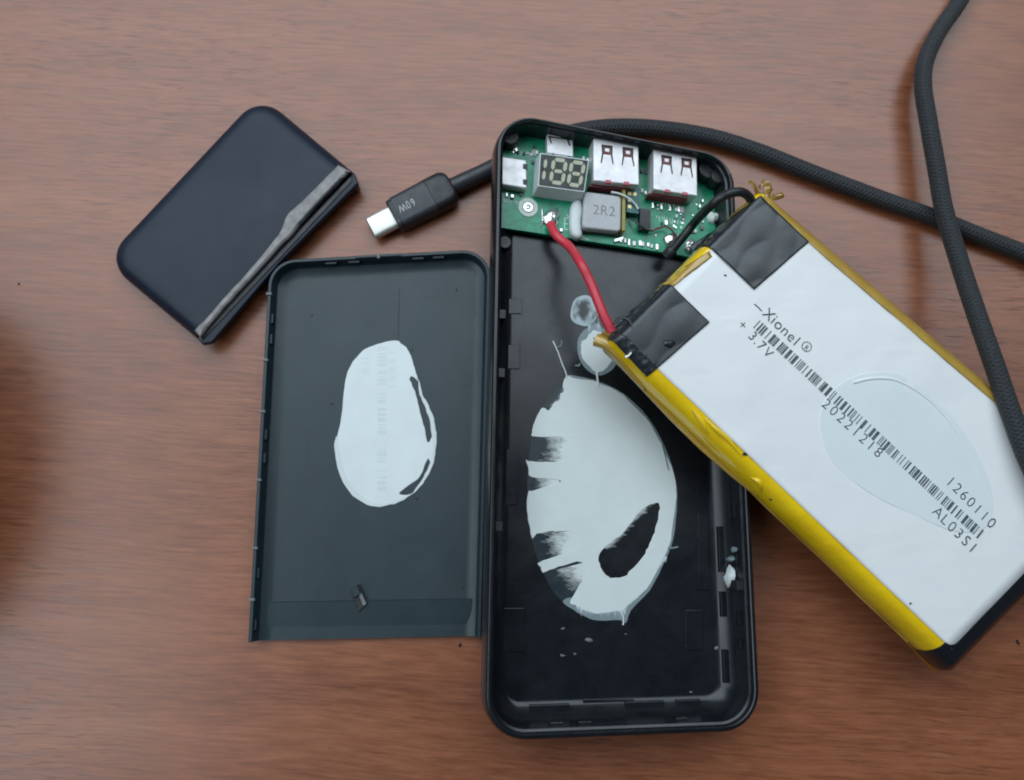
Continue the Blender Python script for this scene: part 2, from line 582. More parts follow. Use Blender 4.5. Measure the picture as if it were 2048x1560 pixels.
def kapton(name, c0, c1, rough):
    m, N, L, b = new_mat(name)
    co = objco(N)
    f = noise(N, L, co, 90, 4, 0.6)
    L.new(ramp(N, L, f, [(0.3, c0), (0.7, c1)]), b.inputs['Base Color'])
    b.inputs['Roughness'].default_value = rough
    b.inputs['Coat Weight'].default_value = 1.0
    b.inputs['Coat Roughness'].default_value = 0.05
    bump(N, L, b, noise(N, L, co, 150, 3), 0.30, 0.0012)
    return m
M['yellow'] = kapton('yellow_polyimide_tape', (0.82, 0.51, 0.004), (0.92, 0.62, 0.008), 0.22)
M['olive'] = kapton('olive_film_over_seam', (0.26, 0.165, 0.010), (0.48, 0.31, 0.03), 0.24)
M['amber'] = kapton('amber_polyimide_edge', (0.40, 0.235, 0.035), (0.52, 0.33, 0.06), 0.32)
M['brown_tape'] = kapton('brown_crumpled_tape', (0.14, 0.065, 0.010), (0.42, 0.24, 0.04), 0.28)

# ------------------------------------------------------------------ table
tb = mesh('table', [(-420, -330, 0), (420, -330, 0), (420, 430, 0), (-420, 430, 0),
                    (-420, -330, -22), (420, -330, -22), (420, 430, -22), (-420, 430, -22)],
          [(0, 1, 2, 3), (4, 7, 6, 5), (0, 4, 5, 1), (1, 5, 6, 2), (2, 6, 7, 3), (3, 7, 4, 0)], M['wood'], smooth=False)
tb.location.z = -0.022
tag(tb, 'reddish brown wood grain table top', None, None, 'structure')

# ------------------------------------------------------------------ tray (bottom half of the case)
TH = 15.0
TR_ = Frame((66, 0, 15.6), tilt(0, 8), TH)
TR_.o = np.array(TR_.W(1240, 850, 0))
tray = thing('battery_case_tray', TR_, 'long glossy black plastic case tray with white glue blotches inside', 'case tray')
q = [TR_.p(x, y, TH) for x, y in ((996, 220), (971.5, 1482), (1522, 1460), (1466, 314))]   # TL, BL, BR, TR
tq = ccw(q)
TQ = tq
FLOOR = 2.6
prof = [(6.0, 0), (3.2, 0.35), (1.4, 1.5), (0.1, 4.2), (-0.8, 8), (-0.75, 11.5), (-0.25, 14.2), (0.1, 14.85), (0.35, TH), (0.95, TH), (1.2, 14.8),
        (1.3, 13.0), (1.9, 12.7), (2.1, 6.6), (2.5, 5.6), (5.4, 3.2), (6.4, FLOOR), (7.2, FLOOR)]
sweep('shell', tq, 10.5, prof, M['tray'], tray, seg=12, scale_edges=(1, 1, 1, 0.5))

def on_edge(i, t, d=0.0):
    a, b = np.array(TQ[i]), np.array(TQ[(i + 1) % 4])
    u = (b - a) / np.linalg.norm(b - a)
    return a + (b - a) * t + np.array([-u[1], u[0]]) * d, u
# wall order: find edges
def edge_near(px, py):
    p = TR_.p(px, py, TH)
    best = None
    for i in range(4):
        a, b = np.array(TQ[i]), np.array(TQ[(i + 1) % 4])
        u = (b - a) / np.linalg.norm(b - a)
        dd = abs((p - a) @ np.array([-u[1], u[0]]))
        if best is None or dd < best[0]: best = (dd, i, ((p - a) @ u) / np.linalg.norm(b - a))
    return best[1], best[2]
def wall_box(name, px, py, length, d0, d1, h0, h1, mat, parent):
    i, t = edge_near(px, py)
    c, u = on_edge(i, t)
    n = np.array([-u[1], u[0]])
    pts = [c + u * length / 2 * sx + n * dd for sx, dd in ((-1, d0), (1, d0), (1, d1), (-1, d1))]
    return prism(name, pts, h0, h1, mat, parent, bev=0.15)
# catches on the walls
for (x, y, ln) in ((1500, 1240, 3.6), (1502, 1292, 2.4), (1484, 1020, 3.8), (1120, 1470, 3.4), (1178, 1468, 3.4), (1376, 1462, 3.2), (1492, 1120, 3.2)):
    wall_box('catch', x, y, ln, 1.9, 2.75, 8.6, 10.4, M['tray'], tray)
for (x, y) in ((990, 622), (988, 741), (982, 1052), (1512, 1172)):
    wall_box('clip_post', x, y, 2.6, 1.8, 3.7, 4.0, 12.4, M['black'], tray)
# low pads moulded into the floor
def pad(x0, y0, x1, y1, h=0.35, name='floor_pad'):
    q_ = ccw([TR_.p(x, y, FLOOR) for x, y in ((x0, y0), (x1, y0), (x1, y1), (x0, y1))])
    prism(name, round_poly(q_, 0.3, 2), FLOOR - 0.3, FLOOR + h, M['tray'], tray, bev=0.12)
for a in ((1004, 1216, 1050, 1303), (1370, 1220, 1406, 1300), (1003, 598, 1044, 628), (1003, 690, 1040, 738), (1006, 900, 1036, 1010),
          (1165, 1398, 1268, 1428), (1395, 1030, 1418, 1180)):
    pad(*a)
# fillet blocks that break up the sloping foot of the walls
for (x, y, ln) in ((1116, 1475, 11), (1316, 1466, 11), (1408, 1462, 7)):
    wall_box('foot_rib', x, y, ln, 1.9, 6.0, 2.2, 4.3, M['tray'], tray)
for (x, y, ln) in ((1498, 1100, 13), (1506, 1215, 7), (1513, 1345, 9)):
    wall_box('foot_rib', x, y, ln, 1.9, 5.4, 2.2, 4.6, M['tray'], tray)
# screw bosses beside the board
def boss(px, py, r, h0, h1):
    c = TR_.p(px, py, h1)
    pts = [c + r * np.array([math.cos(a), math.sin(a)]) for a in np.linspace(0, 2 * math.pi, 20, endpoint=False)]
    b_ = prism('screw_boss', pts, h0, h1, M['black'], tray, bev=0.3)
    pts = [c + r * 0.45 * np.array([math.cos(a), math.sin(a)]) for a in np.linspace(0, 2 * math.pi, 14, endpoint=False)]
    prism('screw_hole', pts, h1 - 0.5, h1 + 0.05, M['face'], tray, bev=0.0)
boss(1021, 272, 2.6, 2, 9.5); boss(1419, 337, 3.2, 2, 10); boss(1437, 352, 2.2, 2, 11); boss(1010, 484, 2.0, 2, 7)

# glue in the tray
GH = FLOOR
def G(pts, h=GH): return [TR_.p(x, y, h) for x, y in pts]
big = [(1134, 752), (1152, 757), (1186, 762), (1198, 767), (1222, 776), (1245, 789), (1268, 812), (1291, 835), (1306, 856), (1322, 887), (1335, 915),
       (1344, 935), (1352, 972), (1351, 1015), (1344, 1059), (1339, 1090), (1322, 1126), (1294, 1177), (1255, 1212), (1247, 1222), (1240, 1222), (1196, 1228), (1171, 1222),
       (1150, 1210), (1140, 1204), (1158, 1172), (1174, 1138), (1160, 1124), (1130, 1130), (1105, 1138), (1086, 1145), (1081, 1135), (1076, 1126), (1104, 1115), (1150, 1099), (1155, 1082), (1150, 1066),
       (1110, 1063), (1090, 1065), (1073, 1069), (1064, 1077), (1058, 1049), (1053, 1013), (1056, 985), (1063, 981), (1114, 966), (1116, 960), (1062, 954), (1057, 938), (1052, 920), (1058, 922), (1090, 924), (1148, 919),
       (1152, 900), (1148, 878), (1098, 874), (1065, 873), (1064, 864), (1068, 846), (1083, 817), (1098, 820), (1108, 806), (1119, 799), (1121, 788), (1128, 782), (1125, 768)]
hole = [(1318, 1008), (1299, 1010), (1281, 1023), (1258, 1051), (1235, 1077), (1209, 1095), (1198, 1115), (1203, 1138), (1217, 1153), (1232, 1156),
        (1253, 1149), (1281, 1120), (1296, 1095), (1309, 1064), (1317, 1031)]

def jitter(pts, amp, seed):
    r_ = random.Random(seed)
    return [p + np.array([r_.gauss(0, amp), r_.gauss(0, amp)]) for p in pts]

def sheet(name, poly, holes, h0, h1, mat, parent):
    """flat slab with holes: triangle-filled top, eased rim"""
    bm = bmesh.new()
    loops = [ccw(poly)] + [ccw(h_)[::-1] for h_ in holes]
    edges = []
    low = []
    for lp in loops:
        n = len(lp)
        top, mid, bot = [], [], []
        for i in range(n):
            a, p, b = lp[i - 1], lp[i], lp[(i + 1) % n]
            t = b - a; t = t / (np.linalg.norm(t) + 1e-9)
            nn = np.array([-t[1], t[0]])
            pi = p + nn * (h1 - h0) * 0.55
            top.append(bm.verts.new(Vector((pi[0], pi[1], h1)) * MM))
            pm_ = p + nn * (h1 - h0) * 0.12
            mid.append(bm.verts.new(Vector((pm_[0], pm_[1], h0 + (h1 - h0) * 0.7)) * MM))
            bot.append(bm.verts.new(Vector((p[0], p[1], h0)) * MM))
        for i in range(n):
            j = (i + 1) % n
            bm.faces.new((bot[i], bot[j], mid[j], mid[i]))
            bm.faces.new((mid[i], mid[j], top[j], top[i]))
            edges.append(bm.edges.get((top[i], top[j])))
    bmesh.ops.triangle_fill(bm, use_beauty=True, edges=edges)
    bmesh.ops.recalc_face_normals(bm, faces=bm.faces[:])
    me = bpy.data.meshes.new(name)
    bm.to_mesh(me); bm.free()
    me.materials.append(mat)
    me.shade_smooth(); me.set_sharp_from_angle(angle=math.radians(18))
    return link(name, me, parent)

# thin grey skirt of dried glue under and around the thick patch, then the patch
skirt = [(1130, 750), (1190, 760), (1250, 789), (1296, 835), (1330, 893), (1349, 950), (1354, 985), (1352, 1040), (1343, 1092), (1326, 1130), (1300, 1180),
         (1262, 1220), (1252, 1246), (1240, 1240), (1196, 1241), (1171, 1234), (1145, 1219), (1125, 1204), (1140, 1195), (1160, 1205), (1200, 1215), (1245, 1205), (1280, 1165),
         (1310, 1110), (1330, 1060), (1338, 990), (1325, 920), (1290, 850), (1240, 800), (1190, 775)]
edge_o = sheet('glue_skirt', jitter(smooth_closed(G(skirt), 3), 0.05, 2), [], GH, GH + 0.10, M['glue_edge'], tray)
gp = sheet('glue_patch', jitter(smooth_closed(G(big), 4), 0.07, 1), [jitter(smooth_closed(G(hole), 4), 0.10, 3)], GH, GH + 0.24, M['glue'], tray)
gp['label'] = 'large egg shaped white glue patch with torn left side'

def smear(name, quad, nx, ny, cov, mat, parent, fr, h, seed=0, hh=0.12):
    """draped film: quad px corners (a,b,c,d), cov(s,t) coverage 0..1"""
    A = [np.array(fr.p(x, y, h)) for x, y in quad]
    V, Fc, C_ = [], [], []
    for j in range(ny + 1):
        for i in range(nx + 1):
            s, t = i / nx, j / ny
            p = (A[0] * (1 - s) + A[1] * s) * (1 - t) + (A[3] * (1 - s) + A[2] * s) * t
            V.append((p[0], p[1], h + hh)); C_.append(cov(s, t))
    for j in range(ny):
        for i in range(nx):
            a = j * (nx + 1) + i
            Fc.append((a, a + 1, a + nx + 2, a + nx + 1))
    return mesh(name, V, Fc, mat, parent, attr=C_)
fade = lambda s, t: 0.12 + 0.95 * s
film = [(1128, 762), (1104, 788), (1085, 815), (1067, 850), (1060, 900), (1055, 940), (1055, 1010), (1060, 1060), (1072, 1110), (1088, 1150), (1110, 1188), (1140, 1210), (1180, 1200), (1185, 1000), (1180, 790)]
sheet('glue_film', smooth_closed(G(film), 4), [], GH, GH + 0.05, M['film'], tray)
smear('glue_smear', ((1060, 872), (1158, 872), (1158, 924), (1056, 924)), 22, 14, lambda s, t: -0.30 + 1.75 * s, M['smear'], tray, TR_, GH, hh=0.2)
smear('glue_smear', ((1064, 1066), (1160, 1062), (1160, 1100), (1078, 1128)), 22, 14, lambda s, t: -0.25 + 1.75 * s, M['smear'], tray, TR_, GH, hh=0.2)
smear('glue_smear', ((1086, 1146), (1172, 1124), (1182, 1142), (1142, 1207)), 22, 14, lambda s, t: -0.12 + 1.45 * s, M['smear'], tray, TR_, GH, hh=0.2)
smear('glue_smear', ((1086, 815), (1122, 765), (1134, 780), (1112, 824)), 10, 10, lambda s, t: -0.2 + 0.9 * t, M['smear'], tray, TR_, GH)
smear('glue_smear', ((1060, 954), (1118, 956), (1118, 968), (1062, 982)), 14, 8, lambda s, t: -0.15 + 1.6 * s, M['smear'], tray, TR_, GH)
smear('glue_smear', ((1205, 1094), (1300, 1000), (1318, 1006), (1225, 1104)), 20, 8, lambda s, t: 0.80 - 0.95 * t, M['smear'], tray, TR_, GH)

smear('glue_smear', ((1150, 1206), (1254, 1206), (1254, 1242), (1160, 1236)), 16, 10, lambda s, t: 1.0 - 0.95 * t, M['teeth'], tray, TR_, GH, hh=0.16)
smear('glue_smear', ((1252, 1206), (1330, 1112), (1342, 1118), (1262, 1222)), 16, 8, lambda s, t: 0.85 - 0.9 * t, M['teeth'], tray, TR_, GH, hh=0.16)
def disc_smear(name, c, rx, ry, cov, mat, h, parent=tray, fr=TR_, n=36, m=10):
    c0 = fr.p(*c, h); ex = fr.p(c[0] + rx, c[1], h) - c0; ey = fr.p(c[0], c[1] + ry, h) - c0
    V, Fc, C_ = [(c0[0], c0[1], h + 0.14)], [], [cov(0, 0)]
    for j in range(1, m + 1):
        for k in range(n):
            a = 2 * math.pi * k / n
            wob = 1 + 0.04 * math.sin(3 * a) + 0.03 * math.sin(5 * a + 1)
            p = c0 + (ex * math.cos(a) + ey * math.sin(a)) * j / m * wob
            V.append((p[0], p[1], h + 0.14 - 0.1 * (j / m) ** 4)); C_.append(cov(j / m, a))
    for k in range(n): Fc.append((0, 1 + k, 1 + (k + 1) % n))
    for j in range(m - 1):
        for k in range(n):
            a, b = 1 + j * n + k, 1 + j * n + (k + 1) % n
            Fc.append((a, b, b + n, a + n))
    return mesh(name, V, Fc, mat, parent, attr=C_)
disc_smear('glue_dab', (1168, 622), 27, 31, lambda r_, a: 0.36 + 0.45 * r_ ** 2, M['mottle'], GH)
lower = [(1176, 655), (1190, 648), (1203, 655), (1220, 668), (1234, 690), (1236, 716), (1226, 738), (1206, 750), (1190, 750), (1170, 736), (1157, 712), (1155, 684), (1164, 664)]
sheet('glue_skirt', smooth_closed(G(lower), 4), [], GH, GH + 0.12, M['glue_edge'], tray)
core = [(1178, 668), (1187, 660), (1198, 664), (1214, 676), (1224, 694), (1226, 716), (1214, 736), (1200, 745), (1188, 743), (1172, 727), (1161, 706), (1164, 684), (1172, 678)]
sheet('glue_dab', jitter(smooth_closed(G(core), 4), 0.09, 5), [], GH, GH + 0.25, M['glue'], tray)
smear('glue_smear', ((1172, 634), (1196, 634), (1204, 668), (1178, 668)), 8, 10, lambda s, t: 0.5 + 0.25 * t, M['mottle'], tray, TR_, GH, hh=0.2)
def string(pts, r, h=GH + 0.3, name='glue_string', mat='glue'):
    return tube(name, [TR_.P(x, y, h) for x, y in pts], r, M[mat], tray, n=4, seg=6)
string([(1106, 682), (1116, 705), (1124, 727), (1131, 744), (1134, 756)], 0.24)
string([(1122, 680), (1123, 688), (1119, 694), (1112, 694)], 0.22, mat='glue_edge')
string([(1194, 744), (1195, 758), (1197, 772)], 0.34)
string([(1150, 731), (1157, 732), (1160, 727)], 0.3, mat='glue_edge')
string([(1242, 1222), (1247, 1236), (1246, 1250)], 0.25)
string([(1336, 1096), (1346, 1096), (1356, 1094)], 0.3, mat='glue_edge')
string([(1323, 885), (1331, 915), (1337, 940)], 0.16, h=GH + 0.45, mat='glue_edge')
# glue that ran up the right wall
i_, t_ = edge_near(1500, 1155)
for k, (yy, ln, hh) in enumerate(((1158, 6.0, 8.5), (1120, 2.0, 9.5), (1100, 1.6, 11.0))):
    i_, t_ = edge_near(1500, yy)
    c_, u_ = on_edge(i_, t_, 3.0 - 0.3 * k)
    blob('glue_drip', (c_[0], c_[1], hh - 3.0), (1.5 - 0.3 * k, ln / 2, 3.4 - 0.6 * k), M['glue' if k == 0 else 'glue_edge'], tray, 0.3, 20 + k)
# crumbs stuck to the tray floor
for k, (x, y, s) in enumerate(((1178, 1280, 1.1), (1125, 1311, 0.7), (1150, 1308, 0.5), (1126, 1257, 0.6), (1252, 1268, 0.4), (1382, 1384, 0.5), (1434, 1296, 0.9))):
    p = TR_.P(x, y, GH)
    blob('plastic_crumb', (p[0], p[1], GH - 0.02), (s, s * 0.55, 0.3), M['nick'], tray, 0.4, 40 + k, n=8, m=4)

# ------------------------------------------------------------------ circuit board
BF = Frame(TR_.wl(0, 0, 3.9), TR_.n)
BF.o = np.array(BF.W(1220, 375, 0))
board = thing('circuit_board', BF, 'green circuit board with metal ports and unlit digit display in tray top', 'circuit board')
BT = 1.6
bo = [(1000, 300), (1012, 282), (1032, 268), (1060, 262), (1160, 278), (1290, 300), (1385, 318), (1412, 328), (1428, 348), (1436, 384), (1450, 430), (1462, 480), (1450, 528), (1335, 506),
      (1233, 491), (1173, 482), (1080, 467), (1000, 455)]
prism('board', [BF.p(x, y, BT) for x, y in bo], 0, BT, M['pcb'], board, bev=0.1)
B0 = BT
# two wide usb ports
def usb(quad):
    h = BT + 6.2
    o = box_px('usb_port', BF, quad, B0, h, M['tin'], board, bev=0.25, r=0.4)
    Q = [np.array(BF.p(x, y, h)) for x, y in quad]
    at = lambda s, t: (Q[0] * (1 - s) + Q[1] * s) * (1 - t) + (Q[3] * (1 - s) + Q[2] * s) * t
    # sprung tongues: a U of dark slits round a bent tongue
    for s0 in (0.30, 0.76):
        slit = [(-0.085, 0.60), (-0.085 + 0.02, 0.33), (-0.075, 0.14), (0.075, 0.14), (0.065, 0.33), (0.085, 0.60)]
        wd = [0.018, 0.026, 0.03]
        outer = [(-0.145, 0.56), (-0.115, 0.34), (-0.125, 0.13), (0.125, 0.13), (0.115, 0.34), (0.145, 0.56), (0.120, 0.58), (0.080, 0.36), (0.090, 0.19), (-0.090, 0.19), (-0.080, 0.36), (-0.120, 0.58)]
        prism('slit', [at(s0 + a, b) for a, b in outer], h - 0.3, h + 0.04, M['slot'], o, bev=0)
        ton = [(-0.088, 0.192), (0.088, 0.192), (0.078, 0.36), (-0.078, 0.36)]
        prism('spring_tongue', [at(s0 + a, b) for a, b in ton], h - 0.3, h + 0.03, M['darkred'], o, bev=0)
        prism('spring_tip', [at(s0 + a, b) for a, b in ((-0.05, 0.21), (0.05, 0.21), (0.045, 0.29), (-0.045, 0.29))], h - 0.3, h + 0.12, M['tin'], o, bev=0.05)
    # coloured insulator showing past the rear edge
    prism('insulator', [at(-0.04, 1.0), at(0.84, 1.0), at(0.82, 1.06), at(-0.06, 1.06)], B0, h - 2.6, M['darkred'], o, bev=0.1)
    for s0 in (0.32, 0.72):
        prism('insulator_tab', [at(s0 - 0.06, 0.95), at(s0 + 0.06, 0.95), at(s0 + 0.06, 1.02), at(s0 - 0.06, 1.02)], h - 1.0, h + 0.05, M['pink'], o, bev=0.04)
    for k in range(4):
        c = at(0.12 + 0.20 * k, 1.20)
        prism('pin', [c + np.array(d) for d in ((-0.35, -0.7), (0.35, -0.7), (0.35, 1.3), (-0.35, 1.3))], B0, B0 + 0.7, M['solder'], o, bev=0.15)
    return o
usb(((1187, 276), (1277, 287), (1278.5, 370), (1187, 361)))
usb(((1307, 296.5), (1393.5, 309), (1395, 392), (1307, 378.5)))
# micro port at the top edge
h = BT + 2.9
mp = box_px('micro_usb_port', BF, ((1094, 262), (1146, 270), (1147, 314), (1094, 306)), B0, h, M['tin'], board, bev=0.3, r=0.5)
box_px('port_lip', BF, ((1096, 263), (1143, 270.5), (1143, 277), (1096, 270)), h - 0.4, h + 0.3, M['tin'], mp, bev=0.1)
box_px('slit', BF, ((1096, 271.5), (1143, 278.5), (1143, 281), (1096, 274)), h - 0.4, h + 0.04, M['face'], mp, bev=0)
box_px('slit', BF, ((1097.5, 274), (1101, 275), (1104, 287), (1101, 286)), h - 0.4, h + 0.045, M['face'], mp, bev=0)
box_px('slit', BF, ((1133, 279), (1137, 279.5), (1142, 292), (1138, 291)), h - 0.4, h + 0.045, M['face'], mp, bev=0)
for x in (1104, 1136):
    box_px('notch', BF, ((x, 305 + (x - 1094) * .15), (x + 5, 306 + (x - 1094) * .15), (x + 5, 313), (x, 312)), h - 0.6, h + 0.04, M['face'], mp, bev=0)
# reversible port at the left edge
h = BT + 3.2
cp = box_px('side_usb_port', BF, ((1003, 312), (1053, 320), (1054, 377), (1003, 369)), B0, h, M['tin'], board, bev=0.4, r=0.6)
for y in (327, 358):
    box_px('notch', BF, ((1046, y), (1055, y + 1.5), (1055, y + 12), (1046, y + 11)), h - 0.8, h + 0.05, M['face'], cp, bev=0)
# digit display
h = BT + 6.4
dq = ((1081, 307), (1177, 321), (1168, 383), (1077, 371))
Qd = [np.array(BF.p(x, y, h)) for x, y in dq]
base = inset_quad(ccw(Qd), -0.8)
def loft(name, a, b, h0, h1, mat, parent, bev=0.15):
    n = len(a)
    V = [(p[0], p[1], h0) for p in a] + [(p[0], p[1], h1) for p in b]
    Fc = [tuple(range(n))[::-1], tuple(range(n, 2 * n))] + [(i, (i + 1) % n, n + (i + 1) % n, n + i) for i in range(n)]
    return mesh(name, V, Fc, mat, parent, smooth=False)
disp = loft('digit_display', round_poly(base, 0.3, 3), round_poly(inset_quad(ccw(Qd), -0.15), 0.3, 3), B0, h, M['display'], board)
prism('display_face', round_poly(inset_quad(ccw(Qd), 0.12), 0.25, 3), h - 0.3, h + 0.06, M['face'], disp, bev=0)
at_d = lambda s, t: (Qd[0] * (1 - s) + Qd[1] * s) * (1 - t) + (Qd[3] * (1 - s) + Qd[2] * s) * t
def seg_poly(s, t, horizontal, L_, T_):
    if horizontal: pts = [(-L_, 0), (-L_ + T_ * 0.45, T_), (L_ - T_ * 0.45, T_), (L_, 0), (L_ - T_ * 0.45, -T_), (-L_ + T_ * 0.45, -T_)]
    else: pts = [(0, -L_), (T_ * 0.5, -L_ + T_), (T_ * 0.5, L_ - T_), (0, L_), (-T_ * 0.5, L_ - T_), (-T_ * 0.5, -L_ + T_)]
    return [at_d(s + a - 0.03 * b, t + b) for a, b in pts]
def seg(s, t, hor, L_, T_):
    prism('segment', seg_poly(s, t, hor, L_, T_), h - 0.1, h + 0.10, M['segment'], disp, bev=0)
for s0 in (0.40, 0.78):
    seg(s0 + 0.01, 0.12, True, 0.11, 0.06); seg(s0, 0.48, True, 0.09, 0.056); seg(s0 - 0.01, 0.84, True, 0.11, 0.06)
    for ds in (-0.13, 0.125):
        seg(s0 + ds + 0.008, 0.30, False, 0.165, 0.078); seg(s0 + ds - 0.008, 0.66, False, 0.165, 0.078)
seg(0.115, 0.30, False, 0.15, 0.07); seg(0.10, 0.66, False, 0.15, 0.07)
# inductor
h = BT + 3.6
iq = ((1169, 382), (1243, 392), (1242, 463), (1165, 455))
ind = box_px('inductor', BF, iq, B0 + 1.0, h, M['inductor'], board, bev=0.5, r=1.2)
Qi = [np.array(BF.p(x, y, h)) for x, y in iq]
prism('inductor_base', inset_quad(ccw(Qi), -0.5), B0, B0 + 1.1, M['face'], ind, bev=0.1)
ii = lambda s, t: (Qi[0] * (1 - s) + Qi[1] * s) * (1 - t) + (Qi[3] * (1 - s) + Qi[2] * s) * t
rot = math.atan2(*(Qi[1] - Qi[0])[::-1])
text_mesh('printed_text', [(c, *ii(s, 0.60), h + 0.03, rot) for c, s in (('2', 0.33), ('R', 0.54), ('2', 0.75))], M['ink'], ind, 4.4, -0.02, 0.95)
# white sealant, amber strip, small upright board, thread
sl = [(1150, 400), (1162, 398), (1166, 420), (1163, 445), (1166, 470), (1155, 476), (1143, 465), (1141, 435), (1143, 410)]
prism('sealant', smooth_closed([BF.p(x, y, BT + 2.5) for x, y in sl], 3), B0, BT + 2.6, M['glue'], board, bev=1.1, angle=80)
box_px('amber_strip', BF, ((1245, 374), (1252, 375), (1251, 462), (1244, 461)), B0, BT + 3.6, M['gold'], board, bev=0.2)
box_px('small_upright_board', BF, ((1253, 370), (1279, 374), (1278, 428), (1253, 424)), B0, BT + 2.6, M['teal'], board, bev=0.1)
for x, y in ((1256, 383), (1257, 396), (1256, 409), (1266, 384)):
    box_px('pad', BF, ((x, y), (x + 7, y + 1), (x + 7, y + 8), (x, y + 7)), BT + 2.5, BT + 2.72, M['brass'], board, bev=0.05)
tube('thread', [BF.P(x, y, hh) for x, y, hh in ((1222, 384, BT + 3.9), (1240, 388, BT + 4.2), (1258, 397, BT + 4.0), (1270, 408, BT + 3.2), (1276, 418, BT + 2.9))], 0.35, M['glue'], board, seg=6)
# ring pad
c = BF.p(1056, 415, B0)
def ring(name, c, r0, r1, h0, h1, mat, parent, n=28):
    V, Fc = [], []
    for k in range(n):
        a = 2 * math.pi * k / n
        ca, sa = math.cos(a), math.sin(a)
        V += [(c[0] + r0 * ca, c[1] + r0 * sa, h0), (c[0] + r0 * ca, c[1] + r0 * sa, h1), (c[0] + r1 * ca, c[1] + r1 * sa, h1), (c[0] + r1 * ca, c[1] + r1 * sa, h0)]
    for k in range(n):
        j = (k + 1) % n
        for m_ in range(4):
            Fc.append((4 * k + m_, 4 * k + (m_ + 1) % 4, 4 * j + (m_ + 1) % 4, 4 * j + m_))
    return mesh(name, V, Fc, mat, parent)
ring('ring_pad', c, 1.75, 2.95, B0 - 0.05, B0 + 0.25, M['silk'], board)
ring('ring_pad', c, 0.8, 1.45, B0 - 0.05, B0 + 0.4, M['solder'], board)
blob('screw_head', (c[0], c[1], B0), (0.75, 0.75, 0.3), M['solder'], board, 0.1, 3)
# solder joints
for k, (x, y, rx, ry, rz) in enumerate(((1102, 438, 2.9, 3.0, 1.5), (1342, 480, 2.3, 2.7, 1.7), (1378, 492, 1.8, 2.4, 1.6), (1377, 462, 1.6, 1.4, 1.0), (1425, 436, 1.9, 2.2, 1.8), (1084, 432, 0.35, 3.4, 0.6))):
    p = BF.P(x, y, B0)
    blob('solder_joint', (p[0], p[1], B0 - 0.03), (rx, ry, rz), M['solder' if k != 4 else 'silk'], board, 0.35 if k < 5 else 0.05, k)
# chips and small parts
def chip(name, x0, y0, x1, y1, hh, mat, slope=0.15):
    return box_px(name, BF, ((x0, y0), (x1, y0 + (x1 - x0) * slope), (x1, y1 + (x1 - x0) * slope), (x0, y1)), B0 - 0.02, B0 + hh, M[mat], board, bev=0.1)
chip('black_chip', 1280, 416, 1301, 458, 2.4, 'black')
for k in range(9):
    x = 1240 + k * 9.0 + random.uniform(-2, 2)
    chip('small_capacitor', x, 476 + k * 1.5 + random.uniform(-2, 3), x + random.uniform(3, 6), 486 + k * 1.5 + random.uniform(-3, 2), random.uniform(0.4, 0.9), 'solder' if k % 2 == 0 else 'tin')
chip('small_capacitor', 1229, 478, 1247, 484, 0.9, 'solder', -0.3)
rnd = random.Random(11)
for (x, y) in ((1282, 336), (1290, 338), (1282, 376), (1290, 381), (1165, 312), (1173, 315), (1168, 352), (1072, 300), (1064, 318), (1030, 295), (1060, 305), (1012, 385), (1022, 388), (1040, 383),
               (1350, 415), (1362, 418), (1352, 428), (1366, 430), (1395, 440), (1402, 450), (1390, 458), (1330, 440), (1398, 408), (1404, 398), (1120, 486 - 30)):
    chip('small_capacitor', x, y, x + rnd.uniform(3.5, 6), y + rnd.uniform(5, 9), rnd.uniform(0.5, 1.1), rnd.choice(['solder', 'tin', 'silk', 'nick']))
for k in range(26):
    x, y = rnd.uniform(1306, 1420), rnd.uniform(402, 470)
    if y > 402 + (x - 1306) * 0.05 and not (1330 < x < 1362 and y > 455):
        chip('small_capacitor', x, y, x + rnd.uniform(2.5, 4.5), y + rnd.uniform(3, 6), rnd.uniform(0.3, 0.7), rnd.choice(['solder', 'silk', 'solder', 'black', 'tin']))
for k in range(10):
    x, y = rnd.uniform(1008, 1075), rnd.uniform(290, 306)
    chip('small_capacitor', x, y, x + rnd.uniform(2.5, 4), y + rnd.uniform(3, 6), rnd.uniform(0.3, 0.7), rnd.choice(['solder', 'silk', 'black']))
for (x, y) in ((1028, 292), (1068, 306), (1364, 420)):
    p = BF.P(x, y, B0); blob('solder_joint', (p[0], p[1], B0), (1.0, 1.2, 0.7), M['inductor'], board, 0.1, 5)
# silkscreen strokes
V, Fc = [], []
def dash(x, y, dx, dy, wd=0.22):
    a, b = BF.p(x, y, B0), BF.p(x + dx, y + dy, B0)
    t = (b - a) / np.linalg.norm(b - a); n = np.array([-t[1], t[0]]) * wd / 2
    k = len(V)
    for p in (a - n, b - n, b + n, a + n): V.append((p[0], p[1], B0 + 0.02))
    Fc.append((k, k + 1, k + 2, k + 3))
for k in range(11): dash(1312 + k * 5.5, 430 + k * 1.3, rnd.uniform(-1, 2.5), rnd.uniform(5, 12))
for k in range(7): dash(1326 + k * 5, 405 + k * 1, rnd.uniform(0, 2), rnd.uniform(4, 9))
for k in range(8): dash(1008 + k * 5, 398 + k * 0.8, rnd.uniform(0, 2), rnd.uniform(3, 7))
for k in range(5): dash(1042 + k * 5, 302 + k * 1, rnd.uniform(0, 2), rnd.uniform(6, 12))
for a in ((1129, 436, 0, 24), (1129, 436, 8, 1), (1129, 447, 7, 1), (1129, 458, 8, 1), (1133, 428, 5, 8), (1070, 390, 75, 11), (1160, 470, 18, 10)): dash(*a)
sk = mesh('silkscreen', V, Fc, M['silk'], board, smooth=False)
sk['kind'] = 'stuff'

